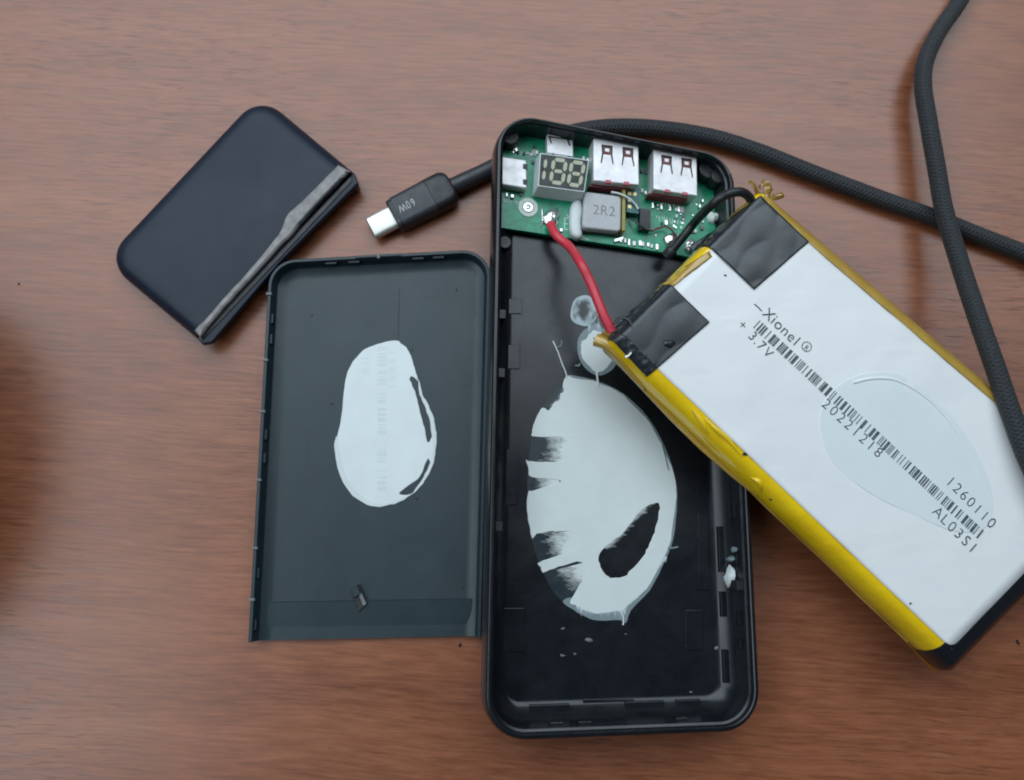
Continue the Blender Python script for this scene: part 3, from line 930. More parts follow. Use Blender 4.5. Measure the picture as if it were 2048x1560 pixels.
# thin leads on the board
tube('thin_black_lead', [BF.P(x, y, hh) for x, y, hh in ((1262, 437, 3.0), (1275, 446, 4.2), (1290, 458, 4.0), (1304, 462, 3.0))], 0.32, M['wire_black'], board, seg=6)
tube('thin_red_lead', [BF.P(x, y, hh) for x, y, hh in ((1303, 462, 3.0), (1318, 456, 3.6), (1332, 453, 3.8), (1345, 462, 3.8), (1352, 478, 3.2))], 0.30, M['darkred'], board, seg=6)

# ------------------------------------------------------------------ battery
BH = 12.0
a1, a2 = np.array([1, 1, 0]) / 2 ** .5, np.array([1, -1, 0]) / 2 ** .5
bn = np.array([0, 0, 1.0]) + a1 * math.tan(math.radians(2)) + a2 * math.tan(math.radians(5))
AF = Frame((70, 0, 28.0), bn, BH)
AF.o = np.array(AF.W(1640, 880, 0))
batt = thing('battery_cell', AF, 'flat battery with white printed label and yellow sides leaning on the tray', 'battery')
LQpx = ((1246, 674), (1519, 401), (2204, 988), (1903, 1300))       # label corners: near left, near right, far right, far left
LQ = [np.array(AF.p(x, y, BH)) for x, y in LQpx]
assert len(ccw(LQ)) == 4
C4 = ccw(LQ)
bprof = [(-1.0, 0.0), (-3.6, 0.5), (-4.9, 2.2), (-5.2, 5.2), (-4.7, 8.2), (-3.2, 10.6), (-1.6, 11.7), (0.0, BH - 0.05)]
BSC = (1.2, 1, 0.5, 0.82)
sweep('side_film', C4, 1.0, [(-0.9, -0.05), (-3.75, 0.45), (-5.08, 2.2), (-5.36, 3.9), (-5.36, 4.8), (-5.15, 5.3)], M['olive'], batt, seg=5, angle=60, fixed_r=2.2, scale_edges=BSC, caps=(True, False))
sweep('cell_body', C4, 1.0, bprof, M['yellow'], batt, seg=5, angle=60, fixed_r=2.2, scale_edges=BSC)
def body_h(p):
    d = 0.0
    for i in range(4):
        a, b = C4[i], C4[(i + 1) % 4]
        t = (b - a) / np.linalg.norm(b - a)
        d = max(d, -((p - a) @ np.array([-t[1], t[0]])) / BSC[i])
    xs = [0.0, 1.6, 3.2, 4.7, 5.2, 6.5]; ys = [BH, 11.7, 10.6, 8.2, 5.6, 2.5]
    return float(np.interp(d, xs, ys))
def vnoise(u, v, s, seed=0):
    return (math.sin(u * s + seed) * math.cos(v * s * 1.3 + seed * 2) + 0.5 * math.sin(u * s * 2.3 - v * s * 1.7 + seed)) / 1.5
def drape(name, quad, nx, ny, off, mat, parent, wr=0.12, ws=0.5, seed=0, px=True, thick=0.12, wob=0.0):
    A = [np.array(AF.p(x, y, BH)) if px else np.array((x, y)) for x, y in quad]
    V, Fc = [], []
    for j in range(ny + 1):
        for i in range(nx + 1):
            s, t = i / nx, j / ny
            p = (A[0] * (1 - s) + A[1] * s) * (1 - t) + (A[3] * (1 - s) + A[2] * s) * t
            if wob: p = p + np.array([vnoise(p[0], p[1], 0.9, seed), vnoise(p[1], p[0], 0.8, seed + 3)]) * wob
            V.append((p[0], p[1], body_h(p) + off + abs(wr * vnoise(p[0], p[1], ws, seed))))
    n0 = len(V)
    for j in range(ny):
        for i in range(nx):
            a = j * (nx + 1) + i
            Fc.append((a, a + 1, a + nx + 2, a + nx + 1))
    o = mesh(name, V, Fc, mat, parent, angle=60)
    sm = o.modifiers.new('thickness', 'SOLIDIFY'); sm.thickness = thick * MM; sm.offset = -1 if True else 1
    return o
# label
lq = inset_quad(C4, 0.15)
order = {i: None for i in range(4)}
drape('paper_label', [tuple(p) for p in lq], 60, 40, 0.10, M['label'], batt, wr=0.22, ws=0.12, seed=2, px=False, thick=0.08)
# glue residue on the label
res = [(1700, 757), (1745, 745), (1795, 748), (1850, 782), (1905, 835), (1950, 900), (1980, 970), (1984, 1030), (1960, 1062), (1905, 1062), (1840, 1035), (1770, 1003), (1710, 965), (1665, 922), (1642, 868), (1642, 822), (1662, 785)]
sheet('glue_residue', smooth_closed([AF.p(x, y, BH + 0.3) for x, y in res], 4), [], BH + 0.1, BH + 0.30, M['smudge'], batt)
ridge = [(1706, 765), (1745, 757), (1790, 760), (1838, 785), (1880, 822), (1915, 868), (1945, 920), (1960, 960)]
tube('glue_ridge', [AF.P(x, y, BH + 0.18) for x, y in ridge], lambda t: 0.5 - 0.3 * t, M['label'], batt, seg=8)
# amber tape along the far long edge
o1, o2 = LQ[1] + (LQ[1] - LQ[0]) * 0.075, LQ[2] + (LQ[2] - LQ[3]) * 0.07
drape('edge_tape', [tuple(LQ[1] - (LQ[1] - LQ[0]) * 0.004), tuple(o1), tuple(o2), tuple(LQ[2] - (LQ[2] - LQ[3]) * 0.004)], 10, 40, 0.28, M['amber'], batt, wr=0.15, ws=0.4, seed=5, px=False, thick=0.1)
# black tape
t1 = drape('black_tape', ((1222, 648), (1333, 563), (1418, 645), (1312, 738)), 44, 44, 0.50, M['tape'], batt, wr=0.2, ws=0.2, seed=4)
t2 = drape('black_tape', ((1396, 474), (1520, 392), (1616, 485), (1507, 580)), 44, 44, 0.50, M['tape'], batt, wr=0.3, ws=0.22, seed=9)
# black tape folded over the lower left side of the first piece
drape('black_tape', ((1226, 652), (1318, 732), (1296, 752), (1214, 668)), 34, 20, 0.40, M['tape'], batt, wr=0.3, ws=0.9, seed=6)
# clear shiny curls of tape
for k, pts in enumerate((((1228, 648), (1240, 636), (1256, 640), (1264, 654), (1262, 664)), ((1254, 672), (1266, 676), (1268, 694), (1258, 710), (1250, 714)), ((1296, 728), (1304, 736), (1308, 744)))):
    tube('tape_curl', [AF.P(x, y, BH + 0.2 - 0.4 * k) for x, y in pts], 0.42, M['solder' if k == 1 else 'tape'], batt, seg=6)
blob('tape_pimple', (*AF.p(1337, 688, BH), BH + 0.3), (1.6, 1.3, 0.9), M['tape'], batt, 0.3, 8)
# end tape across the lower end
def lerp(a, b, t): return a + (b - a) * t
idx = min(range(4), key=lambda i: np.linalg.norm(C4[i] - LQ[3]))     # corner lower-left (1903,1300)
# edges of the cell: near-left LQ0, near-right LQ1, far-right LQ2, far-left LQ3
eq = [lerp(LQ[3], LQ[0], .022), LQ[3], LQ[2], lerp(LQ[2], LQ[1], .022)]
eq = ccw(eq)
open_i = None
for i in range(4):
    a, b = eq[i], eq[(i + 1) % 4]
    if min(np.linalg.norm(a - lerp(LQ[3], LQ[0], .022)), np.linalg.norm(a - lerp(LQ[2], LQ[1], .022))) < 1e-6 and \
       min(np.linalg.norm(b - lerp(LQ[3], LQ[0], .022)), np.linalg.norm(b - lerp(LQ[2], LQ[1], .022))) < 1e-6: open_i = i
sweep('end_tape', eq, 1.0, [(d - 0.32, h_ + (0.0 if h_ > 0 else -0.1)) for d, h_ in bprof[:-1]] + [(-0.5, BH + 0.12), (-0.15, BH + 0.34), (0.35, BH + 0.40), (0.36, BH + 0.1)], M['tape_gloss'], batt, seg=5, open_edge=open_i, angle=60, caps=(True, False), fixed_r=2.6, scale_edges=[0.82 if min(np.linalg.norm(eq[k] - LQ[3]), np.linalg.norm(eq[(k + 1) % 4] - LQ[3])) < 1e-6 and k != open_i and min(np.linalg.norm(eq[k] - LQ[2]), np.linalg.norm(eq[(k + 1) % 4] - LQ[2])) > 1e-6 else 1.2 if min(np.linalg.norm(eq[k] - LQ[3]), np.linalg.norm(eq[k] - LQ[2])) < 1e-6 and min(np.linalg.norm(eq[(k + 1) % 4] - LQ[3]), np.linalg.norm(eq[(k + 1) % 4] - LQ[2])) < 1e-6 else 1 for k in range(4)])
# seam flange down the near long side and near end, in amber
def flange(name, pts, h0, h1, mat):
    return prism(name, [AF.p(x, y, h1) for x, y in pts], h0, h1, mat, batt, bev=0.12)
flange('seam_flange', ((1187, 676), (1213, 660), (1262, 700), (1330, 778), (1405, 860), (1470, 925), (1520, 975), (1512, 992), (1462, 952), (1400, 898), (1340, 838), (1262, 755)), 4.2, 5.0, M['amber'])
flange('seam_flange', ((1720, 1160), (1775, 1212), (1855, 1298), (1886, 1332), (1870, 1344), (1844, 1318), (1764, 1232), (1712, 1172)), 1.6, 2.3, M['orange'])
# raised seam running down the near long side
ea, eb = LQ[0], LQ[3]
et = (eb - ea) / np.linalg.norm(eb - ea); en = np.array([-et[1], et[0]])
if en @ (LQ[1] - LQ[0]) > 0: en = -en
rs = random.Random(3)
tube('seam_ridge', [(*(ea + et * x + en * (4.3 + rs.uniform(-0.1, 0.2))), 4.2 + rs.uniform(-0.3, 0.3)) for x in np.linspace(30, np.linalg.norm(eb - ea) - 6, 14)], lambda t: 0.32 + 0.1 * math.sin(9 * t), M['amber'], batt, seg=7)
# folded seam end with a torn twist
tube('seam_twist', [AF.P(x, y, hh) for x, y, hh in ((1192, 680, 6.0), (1214, 690, 7.2), (1240, 716, 7.4), (1262, 746, 6.4), (1290, 776, 5.2))], lambda t: 1.9 - 1.1 * t, M['amber'], batt, seg=7)
drape('seam_fold', ((1330, 556), (1418, 502), (1424, 514), (1346, 574)), 12, 4, 0.15, M['amber'], batt, wr=0.3, ws=0.8, seed=3)
# crumpled tape tuft at the far corner
rnd = random.Random(5)
for k in range(6):
    c = np.array(AF.P(1535 + rnd.uniform(-22, 14), 376 + rnd.uniform(-10, 22), 8.0 + rnd.uniform(-1, 2.5)))
    A = rnd.uniform(0.6, 1.6); ln = rnd.uniform(2.0, 4.5); wd = rnd.uniform(1.0, 2.2)
    V, Fc = [], []
    for i in range(6):
        for j in range(4):
            s, t = i / 5 - 0.5, j / 3 - 0.5
            x, y = s * ln * 1.6, t * wd
            z = 0.5 * math.sin(i * 1.9 + k) + 0.4 * math.cos(j * 2.2 + i + k)
            V.append(c + np.array([x * math.cos(A + k) - y * math.sin(A + k), x * math.sin(A + k) + y * math.cos(A + k), z]))
    for i in range(5):
        for j in range(3):
            a = i * 4 + j
            Fc.append((a, a + 1, a + 5, a + 4))
    o = mesh('torn_tape_scrap', V, Fc, M['brown_tape'], batt, angle=70)
    o.modifiers.new('thickness', 'SOLIDIFY').thickness = 0.15 * MM
# dents, dirt
for k, (x, y, s) in enumerate(((1490, 908, 0.7), (1550, 999, 0.45), (1820, 1207, 0.45), (1450, 551, 0.4))):
    p = AF.p(x, y, BH)
    blob('dirt_speck', (p[0], p[1], body_h(p) + 0.15), (s, s * 0.7, 0.25), M['black'], batt, 0.4, 60 + k, n=8, m=4)
# wrinkles in the yellow tape
for k, pts in enumerate((((1402, 838), (1422, 858), (1450, 882), (1478, 915)), ((1500, 955), (1514, 965), (1524, 985)), ((1380, 822), (1400, 848), (1412, 868)))):
    P_ = []
    for x, y in pts:
        p = AF.p(x, y, BH - 3); P_.append((p[0], p[1], body_h(p) + 0.05))
    tube('tape_wrinkle', P_, lambda t: 0.2 + 0.55 * math.sin(math.pi * t), M['yellow'], batt, seg=7)

# printing along the middle of the label
PH = BH + 0.38
def line_chars(s, p0, p1, n_adv):
    a, b = np.array(AF.p(*p0, PH)), np.array(AF.p(*p1, PH))
    rt_ = math.atan2(*(b - a)[::-1])
    out = []
    for k, ch in enumerate(s):
        if ch == ' ': continue
        p = a + (b - a) * (k / n_adv)
        out.append((ch, p[0], p[1], PH, rt_))
    return out
def prop_chars(s, offs, p0, p1):
    a, b = np.array(AF.p(*p0, PH)), np.array(AF.p(*p1, PH))
    rt_ = math.atan2(*(b - a)[::-1])
    return [(ch, *(a + (b - a) * o), PH, rt_) for ch, o in zip(s, offs)]
text_mesh('printed_text', prop_chars('Xionel', (0, .19, .37, .60, .82, 1.0), (1531, 636), (1587, 690)), M['label_ink'], batt, 4.4, -0.045)
text_mesh('printed_text', prop_chars('R', (0,), (1610, 699), (1640, 728)), M['label_ink'], batt, 2.1, -0.02)
cR = AF.p(1613.5, 693, PH)
ring('printed_ring', cR, 1.25, 1.42, PH - 0.01, PH + 0.02, M['label_ink'], batt)
tube('printed_dash', [AF.P(1509, 608, PH), AF.P(1516, 614, PH), AF.P(1524, 622, PH)], 0.14, M['label_ink'], batt, seg=4)
text_mesh('printed_text', prop_chars('+3.7V', (0, .40, .57, .74, 1.0), (1479, 656), (1530, 711)), M['label_ink'], batt, 3.9, -0.045)
text_mesh('printed_text', line_chars('20221218', (1647, 815), (1751, 912), 7), M['label_ink'], batt, 4.1, -0.045)
text_mesh('printed_text', line_chars('1260110', (1895, 970), (1977, 1053), 6), M['label_ink'], batt, 4.2, -0.045)
text_mesh('printed_text', line_chars('AL03S1', (1870, 1032), (1940, 1103), 5), M['label_ink'], batt, 4.2, -0.045)
a, b = np.array(AF.p(1513, 648, PH)), np.array(AF.p(1966, 1073, PH))
t = (b - a) / np.linalg.norm(b - a); n = np.array([-t[1], t[0]])
V, Fc = [], []
L_tot = np.linalg.norm(b - a); pos = 0.0
rnd = random.Random(21)
while pos < L_tot - 0.6:
    wd = rnd.choice([0.26, 0.26, 0.5, 0.5, 0.9])
    hw = 1.45
    k = len(V)
    for s, e in ((0, -1), (wd, -1), (wd, 1), (0, 1)):
        p = a + t * (pos + s) + n * hw * e
        V.append((p[0], p[1], PH))
    Fc.append((k, k + 1, k + 2, k + 3))
    pos += wd + rnd.choice([0.22, 0.26, 0.4, 0.7, 1.0])
mesh('printed_barcode', V, Fc, M['bar_ink'], batt, smooth=False)

# ------------------------------------------------------------------ wires from board to battery
def mixp(p, q, t): return tuple(np.array(p) * (1 - t) + np.array(q) * t)
rw = [BF.W(1101, 448, B0 + 1.2), BF.W(1112, 470, B0 + 3.6), BF.W(1140, 495, B0 + 6.5), AF.W(1160, 524, 6.5), AF.W(1180, 563, 7.5), AF.W(1196, 603, 8.5), AF.W(1208, 632, 8.8), AF.W(1224, 664, 8.4)]
red = tube('wire', rw, lambda t: 1.35, M['red'], None, n=8, seg=14)
tag(red, 'short red wire from the circuit board to the battery corner', 'wire')
bw = [BF.W(1334, 512, B0 + 2.0), BF.W(1346, 498, B0 + 4.0), BF.W(1366, 474, B0 + 6.6), BF.W(1390, 444, B0 + 9.5), AF.W(1424, 409, 12.5), AF.W(1454, 389, 13.4), AF.W(1480, 384, 13.2), AF.W(1496, 392, 11.5), AF.W(1506, 408, 9.5)]
blk = tube('wire', bw, lambda t: 1.3 if t > 0.12 else 1.9, M['wire_black'], None, n=8, seg=14)
tag(blk, 'short black wire arching from the circuit board to the battery', 'wire')

# ------------------------------------------------------------------ lid (long half of the cover), inside up
LH = 6.4
LF = Frame(TABLE.W(735, 900, 0), (0, 0, 1))
lid = thing('plastic_cover', LF, 'dark grey cover piece lying inside up with one oval glue patch', 'cover')
lq_ = [LF.p(x, y, LH) for x, y in ((539, 521), (496, 1285), (962, 1276), (982, 497))]    # TL, BL, BR, TR
lq_ = ccw(lq_)
bl, br = LF.p(496, 1285, LH), LF.p(962, 1276, LH)
oi = next(i for i in range(4) if {tuple(lq_[i]), tuple(lq_[(i + 1) % 4])} == {tuple(bl), tuple(br)})
LFLOOR = 1.8
sweep('shell', lq_, 8.5, [(3.6, 0.0), (1.6, 0.5), (0.4, 2.0), (0.0, 4.0), (0.0, LH - 0.2), (0.2, LH), (0.9, LH), (1.05, LH - 0.2), (1.15, 4.4), (1.9, 2.8), (3.4, 2.05), (4.6, LFLOOR), (5.2, LFLOOR)],
      M['lid'], lid, seg=12, open_edge=oi)
def lid_wall(name, px, py, length, d0, d1, h0, h1, mat, hz=LH):
    p = LF.p(px, py, hz)
    best = None
    for i in range(4):
        if i == oi: continue
        a, b = lq_[i], lq_[(i + 1) % 4]
        u = (b - a) / np.linalg.norm(b - a)
        n_ = np.array([-u[1], u[0]])
        dd = abs((p - a) @ n_)
        if best is None or dd < best[0]: best = (dd, a + u * ((p - a) @ u), u, n_)
    _, c_, u, n_ = best
    pts = [c_ + u * length / 2 * s + n_ * d for s, d in ((-1, d0), (1, d0), (1, d1), (-1, d1))]
    return prism(name, pts, h0, h1, mat, lid, bev=0.1)
for (x, y) in ((531, 635), (527, 676), (517, 868), (514, 915), (503, 1146), (498, 1250)):
    lid_wall('catch', x, y, 2.9, 1.0, 1.75, 3.9, 5.3, M['lid'])
for (x, y) in ((660, 512), (706, 510), (835, 506), (876, 504)):
    lid_wall('catch', x, y, 3.4, 1.0, 1.8, 3.6, 5.4, M['lid'])
for k, (x, y) in enumerate(((529, 720), (524, 823), (513, 960), (506, 1096), (500, 1199), (536, 588), (757, 508))):
    lid_wall('torn_nick', x, y, 0.8, -0.35, 1.3, LH - 0.7, LH + 0.5, M['nick'])
lid_wall('raised_rim', 757, 508, 14, 0.05, 0.85, LH - 0.3, LH + 0.45, M['lid'])
# floor marks
for (x0, y0, x1, y1) in ((824, 548, 892, 596), (560, 1120, 592, 1170), (548, 1224, 588, 1268), (560, 870, 616, 932), (890, 690, 945, 770)):
    q_ = ccw([LF.p(x, y, LFLOOR) for x, y in ((x0, y0), (x1, y0), (x1, y1), (x0, y1))])
    prism('floor_pad', q_, LFLOOR - 0.2, LFLOOR + 0.035, M['lid'], lid, bev=0.03)
q_ = ccw([LF.p(x, y, LFLOOR) for x, y in ((528, 1205), (950, 1198), (950, 1243), (526, 1252))])
V = [(*LF.p(x, y, LFLOOR), h_) for x, y, h_ in ((536, 1205, LFLOOR + 0.75), (944, 1198, LFLOOR + 0.75), (944, 1248, LFLOOR + 0.02), (534, 1254, LFLOOR + 0.02), (536, 1203, LFLOOR - 0.3), (944, 1196, LFLOOR - 0.3), (944, 1250, LFLOOR - 0.3), (534, 1256, LFLOOR - 0.3))]
mesh('sloped_band', V, [(0, 1, 2, 3), (4, 7, 6, 5), (0, 4, 5, 1), (1, 5, 6, 2), (2, 6, 7, 3), (3, 7, 4, 0)], M['lid'], lid, smooth=False)  # slab sloped on purpose so it reflects darker than the floor around it
# glue oval on the lid
def LG(pts): return [LF.p(x, y, LFLOOR) for x, y in pts]
oval = [(795, 681), (803, 688), (812, 694), (822, 712), (829, 735), (836, 757), (838, 764), (826, 754), (820, 757), (824, 770), (832, 788), (838, 812), (844, 838), (850, 858), (853, 876), (857, 885), (866, 872), (868, 892), (870, 912),
        (864, 928), (856, 918), (848, 935), (846, 942), (836, 958), (822, 968), (799, 986), (812, 990), (822, 988), (812, 997), (795, 1004), (770, 1011), (746, 1010), (725, 1002), (705, 985), (688, 960), (679, 935),
        (674, 905), (674, 875), (681, 845), (686, 805), (690, 765), (697, 740), (710, 718), (728, 700), (750, 690), (775, 683)]
sheet('glue_patch', jitter(smooth_closed(LG(oval), 4), 0.045, 6), [], LFLOOR, LFLOOR + 0.26, M['glue_lid'], lid)
ring_ = [(838, 762), (846, 790), (858, 812), (868, 838), (873, 865), (872, 900), (866, 930), (850, 962), (830, 985), (800, 1004), (760, 1014), (735, 1010), (706, 992), (685, 962), (672, 925), (669, 890), (674, 872), (680, 900), (690, 945), (712, 980), (742, 1002), (770, 1006), (800, 996),
         (826, 984), (846, 955), (860, 925), (864, 890), (862, 860), (856, 830), (846, 806), (838, 784)]
sheet('glue_skirt', jitter(smooth_closed(LG(ring_), 4), 0.09, 8), [], LFLOOR, LFLOOR + 0.30, M['glue'], lid)
# print lifted from the label, mirrored, very faint
V, Fc = [], []
rnd = random.Random(9)
yy = 694
while yy < 985:
    hh_ = rnd.choice([2, 3, 4, 6, 9])
    if rnd.random() < 0.8:
        k = len(V)
        for x, y in ((755, yy), (773, yy), (772, yy + hh_), (754, yy + hh_)):
            p = LF.p(x, y, LFLOOR + 0.42); V.append((p[0], p[1], LFLOOR + 0.275))
        Fc.append((k, k + 1, k + 2, k + 3))
    yy += hh_ + rnd.choice([3, 4, 6, 10])
mesh('transferred_barcode', V, Fc, M['ghost'], lid, smooth=False)
def ghost(s, p0, p1):
    a, b = np.array(LF.p(*p0, LFLOOR)), np.array(LF.p(*p1, LFLOOR))
    r_ = math.atan2(*(b - a)[::-1])
    return [(ch, *(a + (b - a) * k / (len(s) - 1)), LFLOOR + 0.275, r_) for k, ch in enumerate(s)]
text_mesh('transferred_print', ghost('AU', (738, 742), (738, 722)), M['ghost'], lid, 3.2, 0, -1.0)
text_mesh('transferred_print', ghost('E2021', (790, 775), (790, 705)), M['ghost'], lid, 3.2, 0, -1.0)
for k, (x, y, s) in enumerate(((833, 996, 0.5), (926, 1174, 0.3), (664, 808, 0.4), (824, 700, 0.35), (913, 580, 0.35), (952, 628, 0.35), (624, 630, 0.35))):
    p = LF.p(x, y, LFLOOR)
    blob('dirt_speck', (p[0], p[1], LFLOOR - 0.01), (s, s * 1.2, 0.12), M['black'], lid, 0.4, 80 + k, n=8, m=4)
string_l = tube('scratch', [LF.P(x, y, LFLOOR + 0.0) for x, y in ((799, 575), (798, 610), (797, 650), (797, 678))], 0.10, M['black'], lid, seg=5)

# loose plastic chip lying in the lid
KF = Frame(LF.W(717, 1196, LFLOOR + 0.25), (0, 0, 1))
frag = thing('plastic_chip', KF, 'small broken black plastic chip lying inside the grey cover', 'plastic chip')
kq = [KF.p(x, y, 1.6) for x, y in ((700, 1180), (716, 1169), (734, 1208), (716, 1224))]
prism('flake', kq, 0, 0.9, M['black'], frag, bev=0.2)
prism('broken_face', [KF.p(x, y, 1.3) for x, y in ((702, 1180), (715, 1171), (722, 1188), (708, 1196))], 0.8, 1.7, M['lid'], frag, bev=0.25)
prism('broken_edge', [KF.p(x, y, 1.3) for x, y in ((716, 1186), (723, 1186), (733, 1208), (726, 1212))], 0.8, 1.3, M['nick'], frag, bev=0.15)

# ------------------------------------------------------------------ cap (short broken end of the cover), outside up
CH = 8.2
CF = Frame(TABLE.W(470, 450, 0), (0, 0, 1))
cap = thing('cover_end_piece', CF, 'short black cover end lying outside up with scraped grey broken edge', 'cover')
cq = [CF.p(x, y, CH * 0.6) for x, y in ((520, 187), (206, 520), (392, 676), (708, 344))]   # top, left, bottom (broken), right (broken)
cqc = ccw(cq)
pb, pr = CF.p(392, 676, CH * 0.6), CF.p(708, 344, CH * 0.6)
ci = next(i for i in range(4) if {tuple(cqc[i]), tuple(cqc[(i + 1) % 4])} == {tuple(pb), tuple(pr)})
sweep('shell', cqc, 9.0, [(4.6, CH - 1.7), (2.4, CH - 2.6), (1.2, 4.0), (1.1, 0.2), (0.9, 0.0), (0.2, 0.0), (0.0, 0.2), (0.0, 3.4), (0.5, 5.2), (1.7, 6.9), (3.4, 7.8), (5.4, CH)],
      M['cap'], cap, seg=12, open_edge=ci, angle=60)
def C2(x, y, h_): return CF.p(x, y, h_)
# inner lip stepping down past the broken edge
lip = [(394, 676), (405, 660), (560, 497), (707, 345), (716, 366), (690, 392), (560, 524), (424, 684), (404, 688)]
prism('inner_lip', [C2(x, y, 6.4) for x, y in lip], 4.6, 6.4, M['cap'], cap, bev=0.35)
prism('lip_groove', [C2(x, y, 6.6) for x, y in ((396, 676), (556, 508), (700, 354), (704, 362), (562, 514), (404, 681))], 5.5, 6.7, M['black'], cap, bev=0.1)
strip_up = [(387, 661), (440, 600), (500, 534), (549, 474), (562, 452), (573, 427), (610, 393), (650, 352), (676, 328)]
strip_dn = [(700, 341), (684, 357), (640, 402), (600, 447), (583, 470), (560, 492), (500, 558), (440, 624), (399, 675)]
dense = lambda pts: smooth_open([np.array(p, float) for p in pts], 5)
poly = dense(strip_up) + dense(strip_dn)
poly = [C2(x, y, CH) for x, y in poly]
sheet('scraped_edge', jitter(poly, 0.05, 4), [], CH - 1.2, CH + 0.12, M['scrape'], cap)
q_ = [C2(x, y, 6.2) for x, y in ((705, 347), (710, 352), (715, 366), (709, 370))]
prism('torn_corner', q_, 1.0, 6.3, M['nick'], cap, bev=0.3)

# ------------------------------------------------------------------ cable
QF = Frame(TABLE.W(840, 410, 0), (0, 0, 1))
cab = thing('usb_cable', QF, 'thick black braided charging cable running behind the tray and over the battery', 'cable')
CR = 2.65
def ql(w): return (w[0] - QF.o[0], w[1] - QF.o[1], w[2] - QF.o[2])
def T_(x, y, z): return ql(TABLE.W(x, y, z))
main = [T_(900, 376, 3.6), T_(935, 360, 3.3), T_(972, 343, 3.0), T_(1020, 318, 2.8), T_(1080, 288, 2.8), T_(1150, 264, 2.8), T_(1230, 254, 2.8), T_(1324, 258, 2.8), T_(1425, 275, 2.8), T_(1518, 304, 2.8), T_(1624, 346, 2.8), T_(1767, 400, 2.8), T_(1868, 435, 2.8),
        T_(1947, 467, 2.8), T_(2060, 512, 2.8), T_(2200, 580, 2.8), T_(2300, 660, 2.8), T_(2330, 760, 3), T_(2300, 860, 3)]
tube('cord', main, CR, M['braid'], cab, n=10, seg=20)
top = [T_(2010, -130, 2.8), T_(1950, -50, 4), T_(1913, 12, 4.5), T_(1879, 61, 5.5), T_(1852, 118, 6.5), T_(1846, 172, 7.2), T_(1858, 251, 8.0), T_(1874, 341, 9.0), T_(1889, 424, 10), T_(1921, 531, 13), T_(1952, 625, 18.0), T_(1986, 722, 22.5), T_(2024, 832, 24.6), T_(2064, 935, 25.0), T_(2130, 1060, 23.5), T_(2230, 1200, 14), T_(2330, 1330, 6), T_(2450, 1420, 3)]
tube('cord', top, CR, M['braid'], cab, n=10, seg=20)
tube('strain_relief', main[:4], CR + 0.12, M['plug_body'], cab, n=8, seg=20)
# plug: local axes
pc0, pc1 = np.array(T_(741.5, 458, 3.4)[:2]), np.array(T_(906, 373, 3.4)[:2])
ax = (pc1 - pc0) / np.linalg.norm(pc1 - pc0); sd = np.array([-ax[1], ax[0]])
def stadium(half_w, half_t, n=10):
    pts = []
    for k in range(n + 1):
        a = -math.pi / 2 + math.pi * k / n
        pts.append((half_w - half_t + half_t * math.cos(a), half_t * math.sin(a)))
    for k in range(n + 1):
        a = math.pi / 2 + math.pi * k / n
        pts.append((-(half_w - half_t) + half_t * math.cos(a), half_t * math.sin(a)))
    return pts
def superr(half_w, half_t, r, n=5):
    q = [(-half_w, -half_t), (half_w, -half_t), (half_w, half_t), (-half_w, half_t)]
    return [tuple(p) for p in round_poly([np.array(a) for a in q], r, n)]
def loft_axis(name, secs, mat, z0, parent):
    """secs: (distance along plug axis, section pts)"""
    V, Fc = [], []
    n = len(secs[0][1])
    for s, sec in secs:
        for u, v in sec:
            p = pc0 + ax * s + sd * u
            V.append((p[0], p[1], z0 + v))
    for k in range(len(secs) - 1):
        for i in range(n):
            j = (i + 1) % n
            Fc.append((k * n + i, k * n + j, (k + 1) * n + j, (k + 1) * n + i))
    Fc.append(tuple(range(n))[::-1]); Fc.append(tuple(range((len(secs) - 1) * n, len(secs) * n)))
    return mesh(name, V, Fc, mat, parent, angle=40)
ZP = 3.5
tip_l = 8.0
tip = loft_axis('metal_plug', [(0, stadium(3.55, 1.0)), (0.15, stadium(3.85, 1.25)), (0.4, stadium(3.95, 1.35)), (tip_l + 0.5, stadium(3.95, 1.35))], M['steel'], ZP, cab)
loft_axis('plug_mouth', [(-0.02, stadium(3.3, 0.8)), (0.1, stadium(3.3, 0.8))], M['face'], ZP, tip)
b0 = tip_l
Lb = np.linalg.norm(pc1 - pc0)
body = loft_axis('connector_body', [(b0, superr(4.9, 2.7, 1.9)), (b0 + 0.3, superr(5.2, 3.0, 2.0)), (b0 + 1.3, superr(5.35, 3.15, 2.0)), (b0 + 1.35, superr(5.15, 2.95, 2.0)), (b0 + 1.55, superr(5.15, 2.95, 2.0)), (b0 + 1.6, superr(5.5, 3.25, 2.0)), (b0 + 13.4, superr(5.75, 3.4, 2.2))], M['plug_body'], ZP, cab)
loft_axis('connector_collar', [(b0 + 13.4, superr(5.6, 3.3, 2.2)), (b0 + 13.55, superr(5.85, 3.45, 2.3)), (b0 + 18.5, superr(5.9, 3.45, 2.6)), (b0 + 20.0, superr(5.5, 3.3, 2.9)), (b0 + 20.8, superr(4.5, 3.0, 2.7)), (b0 + 21.1, superr(3.2, 2.6, 2.4))], M['black'], ZP, cab)
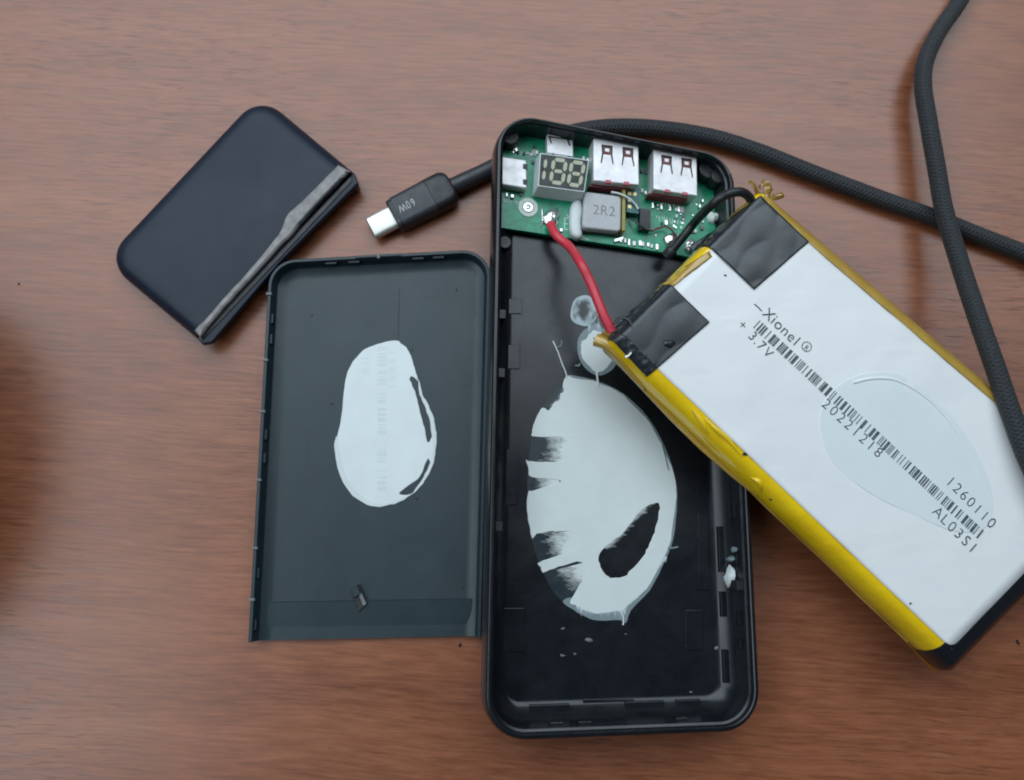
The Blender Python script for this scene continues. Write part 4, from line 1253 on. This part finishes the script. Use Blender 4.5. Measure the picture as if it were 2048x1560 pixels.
cu_ = pc0 + ax * (b0 + 5.6)
ra = math.atan2(-ax[1], -ax[0])
text_mesh('printed_text', [(ch, *(cu_ - ax * o + sd * 1.2), ZP + 3.36, ra + 0.0) for ch, o in (('6', -1.75), ('0', -0.1), ('W', 1.95))], M['white_ink'], body, 3.7, -0.03, 0.68)

# ------------------------------------------------------------------ crumbs on the table
for k, (x, y, s, lab) in enumerate(((992, 1288, 0.7, 'dark crumb on the table by the cover corner nearest the tray'),
                                    (38, 568, 0.4, 'tiny dark crumb on the table near the left edge of the picture'),
                                    (2035, 1284, 0.8, 'dark splinter on the table just below the battery end tape'))):
    p = TABLE.W(x if k else 920, y if k else 1290, 0)
    V, Fc = [], []
    o = blob('crumb', (p[0], p[1], 0.0), (s * 0.5, s, 0.5), M['black'], None, 0.4, 90 + k, n=8, m=4)
    tag(o, lab, 'crumb', 'crumbs on the table')

# ------------------------------------------------------------------ unseen dark lump added past the left edge to bring its reflection into view
MF = Frame(TABLE.W(-26, 890, 0), (0, 0, 1))
lump = thing('unseen_dark_lump', MF, 'unseen dark rounded lump added past the left edge for its dark reflection', 'lump')
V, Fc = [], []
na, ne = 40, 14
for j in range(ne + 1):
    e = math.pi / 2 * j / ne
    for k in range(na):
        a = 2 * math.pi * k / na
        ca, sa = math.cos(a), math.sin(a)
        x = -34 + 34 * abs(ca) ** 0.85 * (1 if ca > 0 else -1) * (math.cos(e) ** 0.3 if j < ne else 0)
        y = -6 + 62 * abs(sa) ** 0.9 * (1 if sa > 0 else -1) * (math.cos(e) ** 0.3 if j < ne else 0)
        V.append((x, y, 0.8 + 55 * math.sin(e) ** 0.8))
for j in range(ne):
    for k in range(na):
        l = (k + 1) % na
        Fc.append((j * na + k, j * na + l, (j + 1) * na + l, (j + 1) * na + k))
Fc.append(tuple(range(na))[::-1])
mesh('shell', V, Fc, M['black'], lump, angle=60)
ring('top_ring', (-34, 26), 0.6, 5.0, 49.5, 55.5, M['nick'], lump)  # ring set on top of the added lump
